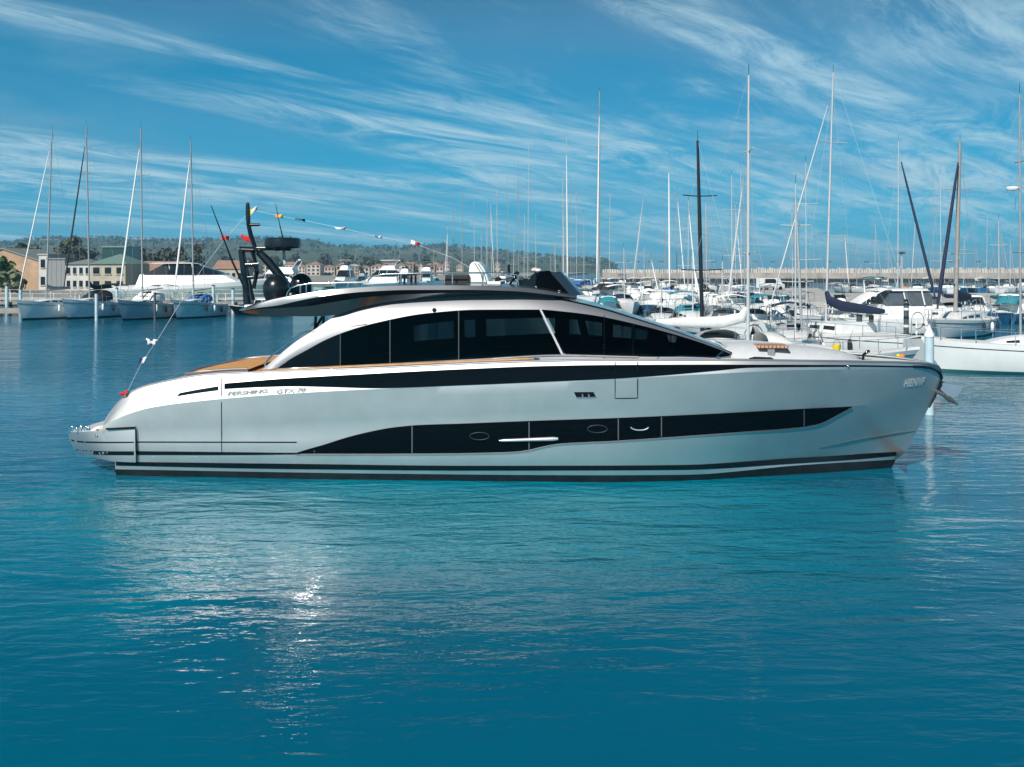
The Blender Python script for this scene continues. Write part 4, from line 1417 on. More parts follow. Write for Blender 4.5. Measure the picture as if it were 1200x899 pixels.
def motorboat(label, px, Y, heading, L=11, hullm=None, bootm=None, fly=True, glassm=None, topm=None, canvas=None, group=None, antennas=0, detail=2, name='motor_boat', stripem=None, height=1.0, sleek=False):
    hullm = hullm or white_gel; bootm = bootm or trim_black; glassm = glassm or window_dark; topm = topm or white_gel
    B = L * .31; fb = L * .155 * height; fs = fb * .66
    hd = R(heading)
    root = thing(name, label, 'motor boat', (X(px, Y), Y, 0), hd, group)
    h_, rows_ = add_hull(root, L, B, fb, fs, hullm, bootm, white_deck, stripem, stern=.9, sheer_dip=0, rake=.13)

    def block(x0, x1, x0t, x1t, w_, zb, zt, m_, nm, parent, tum=.82):
        n = 8; rws = [[], [], [], []]
        for i in range(n):
            u = i / (n - 1)
            tw = w_ * (1 - .35 * max(0, u - .45) / .55)
            a, b = lerp(x0, x1, u), lerp(x0t, x1t, u)
            rws[0].append(Vector((a, -tw, zb))); rws[1].append(Vector((b, -tw * tum, zt - .06)))
            rws[2].append(Vector((b, -tw * tum * .9, zt))); rws[3].append(Vector((b, 0, zt + .06)))
        allr = rws + [[mir(p) for p in r_] for r_ in rws[-2::-1]]
        mb = MB().grid(allr, m_)
        for k in (0, -1):
            ec_ = [r_[k] for r_ in allr]
            mb.add(ec_, [tuple(range(len(ec_)))], m_)
        return mb.build(nm, parent, smooth=35), allr
    zb = fs + .02; z1 = zb + (.50 if sleek else .62) * fb
    z2 = z1 + .55 * fb * (.72 if sleek else 1.1)
    lo, _ = block(-.28 * L, .30 * L, -.26 * L, .16 * L, B * .40, zb, z1, topm, 'lower_cabin', root)
    gl_, _ = block(-.24 * L, .165 * L, (-.14 if sleek else -.20) * L, (.0 if sleek else .06) * L, B * .345, z1 - .02, z2, glassm, 'cabin_glass', root)
    rf, _ = block((-.22 if sleek else -.30) * L, (.02 if sleek else .075) * L, (-.2 if sleek else -.28) * L, (-.02 if sleek else .05) * L, B * .34, z2, z2 + .12, topm, 'cabin_roof', root, .95)
    if detail >= 1:
        for s in (-1, 1):
            for xx in (-.1, .02):
                MB().tube([Vector((xx * L, s * B * .33, z1)), Vector((xx * L - .05 * L * .3, s * B * .285, z2))], .05, topm, 5).build('window_pillar', gl_)
    if fly:
        z3 = z2 + .12
        fo, _ = block(-.24 * L, .02 * L, -.22 * L, -.03 * L, B * .30, z3, z3 + .38 * fb, topm, 'flybridge', root)
        sc = MB(); zc = z3 + .38 * fb
        sc.grid([[Vector((-.035 * L, B * .2 * t, zc)) for t in (-1, 0, 1)], [Vector((-.08 * L, B * .18 * t, zc + .3)) for t in (-1, 0, 1)]], window_dark).build('wind_screen', fo)
        if canvas:
            zt = zc + 1.15
            ca = MB().grid([[Vector((lerp(-.26, .0, u) * L, B * .3 * t, zt + .12 * (1 - t * t))) for t in (-1, -.5, 0, .5, 1)] for u in (0, .5, 1)], canvas).build('bimini', root, smooth=60)
            ca.modifiers.new('thickness', 'SOLIDIFY').thickness = .04
            for s in (-1, 1):
                pf = MB()
                for xx in (-.25, -.01):
                    pf.tube([Vector((xx * L, s * B * .3, zt)), Vector((-.14 * L, s * B * .29, zc - .2))], .02, chrome, 5)
                pf.build('bimini_frame', ca)
        ar = MB(); zt = zc + .95
        for s in (-1, 1):
            ar.tube([Vector((-.2 * L, s * B * .29, z3)), Vector((-.27 * L, s * B * .26, zt))], .06, topm, 6)
        ar.tube([Vector((-.27 * L, -B * .26, zt)), Vector((-.27 * L, B * .26, zt))], .07, topm, 6)
        ar.lathe([(.001, .12), (.26, .1), (.3, 0), (.26, -.1), (.001, -.1)], (-.27 * L, 0, zt + .2), topm, 12)
        ar.build('radar_arch', root, smooth=50)
    elif canvas:
        ca = MB().grid([[Vector((lerp(-.42, -.2, u) * L, B * .36 * t, lerp(z1, z2 + .1, min(1, u * 1.4)) + .14 * (1 - t * t))) for t in (-1, -.5, 0, .5, 1)] for u in (0, .4, .8, 1)], canvas).build('cockpit_cover', root, smooth=60)
        ca.modifiers.new('thickness', 'SOLIDIFY').thickness = .04
    for k in range(antennas):
        s = (-1, 1)[k % 2]
        MB().tube([Vector((-.18 * L, s * B * .28, z2)), Vector((-.18 * L - 1.0 - .4 * k, s * B * .42, z2 + 4.5 + k))], [.035, .012], white_mast, 5).build('outrigger', root)
    if detail >= 1:
        gr = MB()
        for s in (-1, 1):
            line_ = []
            for u in (.5, .62, .74, .86, .95):
                p = sheer_at(rows_, u); q = Vector((p.x, p.y * s * .93, p.z)); t_ = q + Vector((0, 0, .55))
                gr.tube([q, t_], .018, chrome, 5); line_.append(t_)
            e = sheer_at(rows_, .99); line_.append(Vector((e.x, 0, e.z + .55)))
            gr.tube(line_, .018, chrome, 5)
        gr.build('bow_rail', root)
        for s in (-1, 1):
            for u in (.42, .5, .58, .66):
                a = rows_[3]; i = u * 15; k = int(i)
                p = rows_[3][k].lerp(rows_[4][k], .45)
                q = rows_[3][k + 1].lerp(rows_[4][k + 1], .45)
                d_ = Vector((0, -.012, 0))
                c_ = p.lerp(q, .3); e_ = p.lerp(q, .85)
                V = [c_ + d_ + Vector((0, 0, -.06)), e_ + d_ + Vector((0, 0, -.06)), e_ + d_ + Vector((0, 0, .07)), c_ + d_ + Vector((0, 0, .07))]
                V = [Vector((v.x, v.y * s, v.z)) for v in V]
                MB().add(V, [(0, 1, 2, 3)], window_dark).build('hull_window', h_, fix=False)
    return root


# ---- the four sailing boats on the left quay (bows towards us)
G1 = 'sailing boats on the quay behind the yacht stern'
sailboat('white sailing boat leftmost on the quay with a pale furled jib and black waterline', 54, 104, -105, 9.6, (61, 152), hullm=white_gel, bootm=trim_black, cover=grey_cloth, furl=white_cloth, furl_r=.06, group=G1, cover_r=.22, fb=1.95)
sailboat('pale blue-white sailing boat with a black furled jib and black sail cover', 105, 106, -105, 9.8, (101, 147), hullm=mat('cool_white_gelcoat', (.62, .70, .76), .3), bootm=trim_black, cover=black_cloth, furl=black_cloth, furl_r=.075, fb=2.0, hood=black_cloth, hood_k=1.7, group=G1, biminim=black_cloth, cover_r=.24)
sailboat('blue-grey hulled sailing boat with a white spray hood and thick white furled jib', 167, 103, -103, 9.6, (165, 150), hullm=grey_blue_gel, bootm=trim_black, cover=None, furl=white_cloth, furl_r=.085, fb=2.0, hood=white_cloth, hood_k=1.8, group=G1, biminim=white_cloth)
sailboat('small round white sailing boat with a bright blue cockpit cover', 227, 106, -104, 8.8, (223.5, 165), hullm=mat('shade_teal_gelcoat', (.50, .66, .68), .3), bootm=navy_cloth, cover=None, furl=white_cloth, furl_r=.09, hood=blue_cloth, hood_k=1.3, group=G1, fb=1.9)  # teal shade put into the colour of a white hull

# ---- nearer boats on the right
sailboat('large white classic sailing boat cut by the right edge with a thin dark sheer stripe', 1196, 50.5, 176, 10.8, (1195, 110), hullm=white_gel, bootm=mat('dark_green_antifouling', (.02, .12, .11), .6), cover=white_cloth, furl=None, hood=tan_cloth, mast_r=.06, fb=1.55, radome=.62, mastu=.58, stripem=None)
sailboat('white sailing boat with a tall grey-brown mast, navy sail cover and navy furled jib', 1119.5, 77, -126, 12.4, (1125, 165), hullm=white_gel, bootm=teal_cloth, cover=navy_cloth, furl=navy_cloth, furl_r=.13, mastm=tan_mast, mast_r=.15, cover_r=.42)
sailboat('white sailing boat with a pale mast and dark furled jib leaning forward of it', 1052, 92, -66, 11, (1053, 165), hullm=white_gel, cover=None, furl=navy_cloth, furl_r=.11, mast_r=.05, mastm=white_mast)
sailboat('white sailing boat close behind the yacht bow with a white dome hood and crowded cockpit', 876.5, 47, 4, 11.5, (877.5, 88), hullm=white_gel, cover=white_cloth, furl=None, hood=cream_gel, mast_r=.075, mastm=white_mast, biminim=None, cover_r=.27, mastu=.33)
sailboat('white sailing boat with a broad navy sail bag and very tall white mast', 967.5, 63, 116, 13, (976.5, 85), hullm=white_gel, cover=navy_cloth, furl=white_cloth, furl_r=.045, mast_r=.07, mastm=white_mast, cover_r=.31, boom_up=-.3)
sailboat('sailing boat with a thick black mast standing just behind the yacht windscreen', 823.5, 54, 104, 10.5, (817.5, 165), hullm=white_gel, cover=None, furl=None, mastm=black_mast, mast_r=.11, hood=grey_cloth, backstay=True, biminim=None)
motorboat('white motor boat with grey windscreen and long dark blue waterline between two dark piles', 1072, 80, 4, 11.5, bootm=mat('blue_antifouling', (.01, .09, .14), .6), fly=False, canvas=white_cloth, glassm=window_grey, height=.95)

# ---- rows of berthed boats in the middle and right distance
covers = [('navy', navy_cloth), ('white', white_cloth), ('black', black_cloth), ('bright blue', blue_cloth), ('tan', tan_cloth), ('grey', grey_cloth), ('teal', teal_cloth)]
ordn = ['first', 'second', 'third', 'fourth', 'fifth', 'sixth', 'seventh', 'eighth', 'ninth', 'tenth', 'eleventh', 'twelfth', 'thirteenth', 'fourteenth', 'fifteenth', 'sixteenth',
        'seventeenth', 'eighteenth', 'nineteenth', 'twentieth', 'twenty-first', 'twenty-second', 'twenty-third', 'twenty-fourth', 'twenty-fifth', 'twenty-sixth']
rng = random.Random(5)


def fleet(rowname, group, Y, items, L=(9, 12), detail=1):
    """items: (px, top py or None for a motor boat, extra)"""
    for i, it in enumerate(items):
        px, top = it[0], it[1]
        ex = dict(it[2]) if len(it) > 2 else {}
        yy = Y * (1 + rng.uniform(-.012, .012))
        ln = rng.uniform(*L)
        if top is None:
            cn, cm = rng.choice(covers)
            fl = rng.random() < .3
            hn, hm = rng.choice([('white', white_gel), ('white', white_gel), ('cream', cream_gel), ('navy', blue_gel)])
            motorboat(f'{hn} motor boat, {cn} canvas, {ordn[i]} from left in {rowname}', px, yy, rng.choice([90, -90, -90, 60, -50, -125]) + rng.uniform(-14, 14), ln * rng.uniform(.6, .95),
                      canvas=cm, fly=fl, group=group, detail=detail, hullm=hm, glassm=rng.choice([window_dark, white_cloth, grey_cloth, cm, window_grey]), height=rng.uniform(.75, 1.0), **ex)
        else:
            cn, cm = rng.choice(covers)
            hn, hm = rng.choice([('white', white_gel)] * 4 + [('cream', cream_gel), ('navy', blue_gel)])
            fu = ex.pop('furl', rng.choice([white_cloth, grey_cloth, None, None]))
            sailboat(f'{hn} sailing boat, {cn} cover, {ordn[i]} from left in {rowname}', px, yy, rng.choice([90, -90, -90]) + rng.uniform(-10, 10), ln,
                     (px + ex.pop('lean', rng.uniform(-1.2, 1.2)), top), hullm=hm, cover=cm, furl=fu, group=group, detail=detail, hood=rng.choice([None, cm, white_cloth, navy_cloth, grey_cloth]),
                     mastm=ex.pop('mastm', rng.choice([alu, white_mast, white_mast])), biminim=ex.pop('biminim', rng.choice([None, None, white_cloth, cm])),
                     mast_r=ex.pop('mast_r', rng.uniform(.038, .058) * max(1, Y / 190)), **ex)


fleet('the farthest row below the hills', 'boats in the farthest berths', 285, [
    (512, None), (524, 266), (532, 236), (541.5, 222), (549, None), (556, 235), (564, 262), (571, 236), (576, 238), (583, 222), (590, None), (595.5, 210),
    (601.5, 272), (608, 190), (614, 250), (618.5, 166), (628, 250), (637, None), (645, 290), (650, 272), (659, 230)], (9, 12))
fleet('the row below the breakwater end', 'boats in the berths before the breakwater', 205, [
    (640, None), (660, 207), (669, 215), (676, 224), (687, None), (703, 238), (714, 226), (727, None), (742, 230, {'lean': 12}), (755, 286), (768, None), (779, 260), (800, None), (816, 250), (832, 270), (850, None), (862, 240)], (9.5, 12))
fleet('the middle pontoon row', 'boats on the middle pontoon', 152, [
    (648, None), (664, 160, {'furl': white_cloth}), (684, 250), (701.5, 107, {'furl': white_cloth, 'furl_r': .11, 'mast_r': .11}), (722, None), (742, None), (763, 300), (784.5, 183, {'furl': white_cloth, 'furl_r': .12}), (793, 222), (808, None), (828, 236), (852, None), (869, 198)], (10, 12.5))
fleet('the row behind the windscreen', 'boats behind the yacht windscreen', 116, [
    (708, None), (732, 290), (760, None), (783, None), (806, 235, {'furl': white_cloth}), (836, None), (858, 205), (884, None), (908, None), (929, 250)], (9.5, 12))
fleet('the row beside the black mast', 'boats beside the black mast', 84, [
    (775, 330), (812, 300), (846, 306), (873, 196, {'furl': white_cloth, 'furl_r': .09}), (908, None), (945, 190), (986, None)], (9.5, 12), 2)
fleet('the row above the foredeck', 'boats above the foredeck', 60, [
    (932, 215)], (9, 10), 2)
fleet('the row behind the quay', 'boats moored behind the concrete quay', 215, [
    (990, 270), (1004, 285), (1025, 262), (1041, 290), (1073, 250), (1094, 205), (1107, 282), (1129, 276), (1143, 290), (1156, 252), (1171, 262), (1184, 280), (1205, 255)], (9, 11))

fleet('the row before the quay', 'boats moored before the concrete quay', 99, [
    (1030, None), (1058, 300), (1103, 205), (1142, None), (1171, 258), (1194, None)], (8, 10), 2)

# motor yachts in front of the town
G2 = 'motor yachts moored before the town'
motorboat('tall white motor yacht with upright outriggers, left of the dark folded table', 403, 235, -97, 15, antennas=2, group=G2, canvas=white_cloth)
motorboat('long white motor yacht lying broadside before the pale orange houses', 448, 240, 165, 15, antennas=2, group=G2, canvas=white_cloth)
motorboat('white motor yacht bow-on with grey canopy right of the dark folded table', 500, 240, -85, 14, antennas=2, group=G2, canvas=grey_cloth)
motorboat('small dark-topped motor boat between the two tall white motor yachts', 424, 250, -90, 10, group=G2, canvas=navy_cloth, topm=grey_blue_gel)
motorboat('white motor yacht with a cream flybridge just right of the long broadside one', 474, 232, -93, 13, group=G2, canvas=tan_cloth)
# the big sleek yachts beyond the left quay
motorboat('large sleek white and sea-green motor yacht lying beyond the left quay, bow to the right', 229, 143, 1, 25, hullm=green_gel, fly=False, sleek=True, height=.9, name='motor_yacht', stripem=white_gel, topm=white_gel)
motorboat('green-hulled motor yacht half hidden behind the dark radar mast', 316, 170, 175, 18, hullm=green_gel, fly=True, sleek=True, height=.9, name='motor_yacht')
motorboat('small black and white motor boat on the quay under the tail of the hardtop', 302, 112, 170, 6.5, hullm=trim_black, fly=False, sleek=True, canvas=black_cloth, topm=white_gel)

# small things on the boat behind the yacht bow
bk = thing('bucket', 'bright yellow bucket hanging on the white boat behind the yacht bow', 'bucket', (X(980.5, 44.6), 44.6, ZP(414, 44.6)))
MB().lathe([(.001, 0), (.13, 0), (.17, .36), (.155, .36), (.12, .02), (.001, .02)], (0, 0, 0), yellow_cloth, 16).build('pail', bk, smooth=40)
MB().tube([(-.16, 0, .35), (-.1, 0, .5), (0, 0, .56), (.1, 0, .5), (.16, 0, .35)], .012, chrome, 5).build('handle', bk)
ff = thing('fender', 'small orange and yellow fender at the bow tip of the white boat behind', 'fender', (X(1057, 46), 46, ZP(419, 46)))
MB().sphere((0, 0, 0), .13, orange_cloth, 12, 1.2).build('ball', ff, smooth=60)
MB().sphere((-.16, 0, .05), .09, yellow_cloth, 12, 1.2).build('end_cap', ff, smooth=60)

# ------------------------------------------------------------------ quays, pontoons, piles
def boxthing(name, label, cat, c, s, material, rz=0, group=None, bevel=.04):
    o = MB().box((0, 0, 0), s, material).build(name, None, bevel=bevel)
    o.location = c; o.rotation_euler = (0, 0, rz)
    return tag(o, label, cat, group)


def pontoon(label, px0, px1, Y, depth=2.6, z=.62, material=None, group='floating pontoons'):
    x0, x1 = X(px0, Y), X(px1, Y)
    root = thing('pontoon', label, 'pontoon', ((x0 + x1) / 2, Y, 0), 0, group)
    MB().box((0, 0, z - .1), (x1 - x0, depth, .2), material or dock_wood).build('walkway', root, bevel=.02)
    fl_ = MB(); n = max(2, int((x1 - x0) / 5))
    for i in range(n):
        fl_.box((lerp(-(x1 - x0) / 2 + 1, (x1 - x0) / 2 - 1, i / (n - 1)), 0, .18), (2.0, depth * .8, .66), pile_mat)
    fl_.build('floats', root)
    pd = MB(); n = max(2, int((x1 - x0) / 7))
    for i in range(n):
        xx = lerp(-(x1 - x0) / 2 + 1, (x1 - x0) / 2 - 1, i / (n - 1))
        pd.box((xx, -.5, z + .5), (.3, .3, 1.0), white_gel).box((xx, -.5, z + 1.03), (.36, .36, .08), blue_cloth)
    pd.build('service_pedestals', root)
    return root


pontoon('long grey pontoon under the farthest sailing boats below the hills', 500, 700, 296)
pontoon('grey pontoon in front of the breakwater start with white pedestals', 630, 880, 214)
pontoon('middle grey pontoon crossed by the tallest white mast', 636, 890, 160)
pontoon('grey pontoon behind the yacht windscreen with dark floats showing', 690, 950, 123)
pontoon('nearest grey pontoon beside the thick black mast', 760, 1000, 91)


def quay_left():
    Y = 119
    x0, x1 = X(-260, Y), X(372, Y)
    root = thing('jetty', 'long pale jetty on dark piles behind the four left sailing boats', 'jetty', ((x0 + x1) / 2, Y, 0))
    Lx = x1 - x0
    MB().box((0, 0, 1.05), (Lx, 3.2, .28), dock_wood).build('walkway', root, bevel=.03)
    bm_ = MB()
    for dy in (-1.4, 1.4):
        bm_.box((0, dy, .62), (Lx, .25, .3), pile_mat)
    bm_.build('beam', root)
    pl = MB(); n = int(Lx / 2.4)
    for i in range(n):
        pl.tube([(-Lx / 2 + 1 + i * 2.4, -1.3, -.5), (-Lx / 2 + 1 + i * 2.4, -1.3, 1)], .14, pile_mat, 7)
        pl.tube([(-Lx / 2 + 1 + i * 2.4, 1.3, -.5), (-Lx / 2 + 1 + i * 2.4, 1.3, 1)], .14, pile_mat, 7)
    pl.build('pile_row', root)
    rl_ = MB()
    for dy in (1.45,):
        for z in (1.55, 2.05):
            rl_.tube([(-Lx / 2, dy, z), (Lx / 2, dy, z)], .045, concrete, 6)
        for i in range(n):
            rl_.tube([(-Lx / 2 + 1 + i * 2.4, dy, 1.1), (-Lx / 2 + 1 + i * 2.4, dy, 2.1)], .05, white_gel, 6)
    rl_.build('railing', root)


quay_left()
# low floating walkway at the far left
fw = boxthing('walkway', 'low grey floating walkway at the far left beside the first boat', 'walkway', (X(0, 112), 112, .45), (5.5, 2.6, .5), dock_wood)
qb = thing('jetty', 'second pale jetty with white railing in front of the big sleek yacht', 'jetty', (X(40, 134), 134, 0))
MB().box((0, 0, 1.1), (100, 2.4, .3), concrete).build('walkway', qb, bevel=.03)
q_ = MB()
for i in range(34):
    q_.tube([(-49 + i * 3, 0, -.5), (-49 + i * 3, 0, 1)], .16, pile_mat, 7)
q_.build('pile_row', qb)
q_ = MB()
for z in (1.7, 2.2):
    q_.tube([(-50, -1.1, z), (50, -1.1, z)], .04, concrete, 6)
for i in range(41):
    q_.tube([(-50 + i * 2.5, -1.1, 1.2), (-50 + i * 2.5, -1.1, 2.25)], .045, white_gel, 6)
q_.build('railing', qb)


def pile(px, py_top, py_base, Y, r=.16, material=None, label='', cone=False, bands=False):
    x = X(px, Y)
    root = thing('mooring_pile', label, 'mooring pile', (x, Y, 0), 0, 'mooring piles')
    zt = ZP(py_top, Y)
    mb = MB().tube([(0, 0, -1), (0, 0, zt)], r, material or pile_mat, 10)
    mb.build('shaft', root, smooth=50)
    MB().lathe([(r * 1.12, -.02), (r * 1.12, .06), (.001, .06 + (r * 2.2 if cone else .05))], (0, 0, zt), white_gel if cone else rubber, 10).build('cap', root, smooth=40)
    if bands:
        b_ = MB()
        for k in range(5):
            b_.lathe([(r * 1.06, 0), (r * 1.06, .16)], (0, 0, .5 + k * .55), white_gel if k % 2 else rubber, 10)
        b_.build('bands', root)


pile(1089, 394, 425, 36, .155, pile_white, 'tall pale blue mooring pile with a white cone top behind the yacht bow', True)
pile(1021, 371, 405, 69, .15, pile_mat, 'dark banded mooring pile left of the white motor boat waterline', False, True)
pile(1062, 357, 405, 70, .17, pile_mat, 'dark banded mooring pile tallest before the white motor boat', False, True)
pile(1096, 375, 395, 76, .19, pile_mat, 'short dark mooring pile behind the cone-topped pale pile', False, True)
pile(1007, 370, 395, 74, .2, pile_mat, 'thick blue-black mooring pile under the navy sail bag', False)
pile(838, 368, 395, 80, .16, pile_mat, 'dark banded mooring pile right of the thick black mast', False, True)
pile(113, 344, 378, 100, .15, pile_white, 'pale mooring pile with dark foot before the blue-white sailing boat')
pile(181.5, 344, 375, 99, .12, pile_mat, 'thin dark mooring pile before the blue-grey sailing boat')
pile(137, 338, 352, 118, .16, pile_white, 'pale teal post between the second and third sailing boats')
for i, (px, d) in enumerate(((250, 'short pale teal post just right of the small round sailing boat'), (273, 'tall pale teal post alone on the jetty right of the small round boat'), (8, 'pale post at the far left end of the jetty'), (24, 'pale post just left of the first sailing boat'))):
    pile(px, 335 + (i % 2) * 4, 352, 117, .17, pile_white, d)

# right concrete quay
def flat_poly(name, pts_px, z0, z1, material, lab=None, cat=None, structure=False):
    top = []
    for px, py in pts_px:
        Y = YW(py, z1)
        top.append((X(px, Y), Y))
    n = len(top)
    V = [(x, y, z0) for x, y in top] + [(x, y, z1) for x, y in top]
    Fc = [tuple(range(n, 2 * n))] + [(i, (i + 1) % n, (i + 1) % n + n, i + n) for i in range(n)]
    o = MB().add(V, Fc, material).build(name)
    if structure:
        kind(o, 'structure')
    else:
        tag(o, lab, cat)
    return o


flat_poly('quay', [(862, 353), (1500, 358), (1500, 343.4), (972, 343.4), (958, 337.5), (892, 337.5)], -1, 1.2, concrete, structure=True)


# ---- breakwater
def breakwater():
    root = thing('breakwater', 'long stone breakwater of pale concrete blocks with an orange stone wall across the right distance', 'breakwater', (0, 0, 0))
    A = P(706, 330.5, 372); B_ = P(1330, 330.5, 366)
    A.z = B_.z = 0
    d = (B_ - A); Lx = d.length; d.normalize(); nrm = Vector((d.y, -d.x, 0))
    stone = mat('orange_stone', (.33, .285, .25), .9, 0, .35, .25, bump=.15, bscale=.8, vdetail=8)
    cap_m = mat('pale_block_concrete', (.50, .47, .44), .9, 0, .25, .3, vdetail=6)
    dark_stone = mat('dark_foot_stone', (.02, .022, .022), .8, 0, .3, .6)  # darker tone along the wall's foot and on the rocks
    mb = MB()
    sec = [(-1.5, -.5), (-1.0, 1.25), (-.6, 3.2), (5, 3.3), (6, -.5)]
    rws = []
    for i in range(80):
        p = A + d * (Lx * i / 79)
        rws.append([p - nrm * (-a) * -1 + Vector((0, 0, z)) for a, z in sec])
    mb.grid(rws, stone, mfun=lambda i, j: dark_stone if j == 0 else stone)
    mb.build('wall_face', root)
    cp = MB(); r2 = random.Random(3)
    n = 230
    for i in range(n):
        p = A + d * (Lx * (i + .5) / n) - nrm * (2.2 + r2.uniform(-.4, .4))
        sx = Lx / n * r2.uniform(.75, .98)
        hh = r2.uniform(1.0, 1.3) if i < 60 else r2.uniform(1.15, 1.9)
        cp.box((p.x, p.y, 3.2 + hh / 2), (sx, 2.6, hh), cap_m, math.atan2(d.y, d.x) + r2.uniform(-.08, .08), taper=r2.uniform(.7, .95))
    cp.build('cap_blocks', root)
    bs = MB()
    for i in range(420):
        p = A + d * (Lx * r2.random()) + nrm * r2.uniform(.6, 2.2)
        s = r2.uniform(.5, 1.2)
        bs.box((p.x, p.y, r2.uniform(.0, .5)), (s, s, s * .8), dark_stone, r2.uniform(0, 3), taper=.7)
    kind(bs.build('armour_rocks', root), 'stuff')
    return A, d, Lx, nrm


bA, bD, bL, bN = breakwater()
lampm = mat('dark_lamp_head', (.05, .06, .06), .5)
for i, px in enumerate((737, 749, 764, 777, 839, 862, 888, 908, 937, 974, 1018, 1056, 1116, 1148)):
    t = 372
    p = bA + bD * ((X(px, 369) - bA.x) / bD.x)
    root = thing('street_lamp', f'thin lamp post with dark twin head on the breakwater, {ordn[i]} from its left end', 'street lamp', (p.x, p.y + 2.4, 4.4), 0, 'lamp posts along the breakwater')
    MB().tube([(0, 0, 0), (0, 0, 2.6)], .06, tan_mast, 6).build('post', root)
    MB().box((-.45, 0, 2.6), (.6, .4, .3), lampm).box((.45, 0, 2.6), (.6, .4, .3), lampm).tube([(-.7, 0, 2.5), (.7, 0, 2.5)], .05, lampm, 5).build('lamp_head', root)
root = thing('street_lamp', 'tall grey lamp post standing on the concrete quay by the orange sign', 'street lamp', (X(1056, 112), 112, 1.2))
MB().tube([(0, 0, 0), (0, 0, 5.2)], [.1, .06], alu, 8).build('post', root)
MB().box((0, 0, 5.25), (.7, .35, .2), lampm).build('lamp_head', root)
sgn = thing('sign', 'square orange-red sign board on a post on the concrete quay', 'sign', (X(1061, 128), 128, 1.2))
MB().tube([(0, 0, 0), (0, 0, .7)], .06, alu, 6).build('post', sgn)
MB().box((0, -.05, 1.05), (.62, .06, .85), orange_cloth).build('board', sgn, bevel=.01)


def car(label, px, py, body, L=4.4, h=1.6, rz=0.0, van=False):
    Y = YW(py, 1.2)
    root = thing('parked_car', label, 'car' if not van else 'van', (X(px, Y), Y, 1.2), rz)
    b = MB()
    prof = [(-L / 2, .35), (L / 2, .35), (L / 2, .75), (L * .42, .95), (L * .25, 1.0), (L * .08, h), (-L * .38, h), (-L * .48, 1.0), (-L / 2, .9)] if not van else [(-L / 2, .35), (L / 2, .35), (L / 2, .95), (L * .38, 1.1), (L * .28, h), (-L / 2, h)]
    b.prism(prof, -.85, .85, body).build('body', root, bevel=.06)
    gl_ = MB()
    for s in (-1, 1):
        gl_.add([(-L * .42, .856 * s, 1.02), (L * .2, .856 * s, 1.02), (L * .06, .856 * s, h - .12), (-L * .36, .856 * s, h - .12)], [(0, 1, 2, 3)], window_dark)
    gl_.build('side_windows', root, fix=False)
    for sx in (-.3, .3):
        for s in (-1, 1):
            MB().lathe([(.001, -.1), (.33, -.1), (.35, 0), (.33, .1), (.001, .1)], (sx * L, s * .82, .34), rubber, 14, axis='Y').build('wheel', root, smooth=40)


car('black estate car parked on the quay behind the tall white sailing mast', 931, 337.5, trim_black, 4.8, 1.75)
car('white van parked on the quay left of the black estate car', 903, 340, white_gel, 4.6, 2.0, 0.4, True)

# ------------------------------------------------------------------ land and buildings
land_m = mat('quayside_ground', (.30, .28, .24), .95, 0, .25, .1, vdetail=8)
flat_poly('ground', [(-900, 351), (300, 344), (345, 338), (520, 329), (640, 322.5), (720, 317.6), (-2500, 317.6)], -1, 1.0, land_m, structure=True)
tile_red = mat('terracotta_tiles', (.34, .20, .15), .85, 0, .25, 1.5, bump=.05, bscale=6)
tile_green = mat('green_roof', (.16, .25, .22), .6, 0, .12, 1)
plaster_o = mat('orange_plaster', (.42, .28, .18), .9, 0, .2, .5)
plaster_y = mat('pale_yellow_plaster', (.42, .38, .30), .9, 0, .2, .5)
plaster_w = mat('white_plaster', (.54, .53, .50), .9, 0, .15, .5)
plaster_p = mat('pink_plaster', (.52, .43, .38), .9, 0, .15, .5)
grey_sheet = striped('grey_metal_sheet', (.26, .27, .28), (.16, .17, .18), 1.2, 'X', .6, .12)


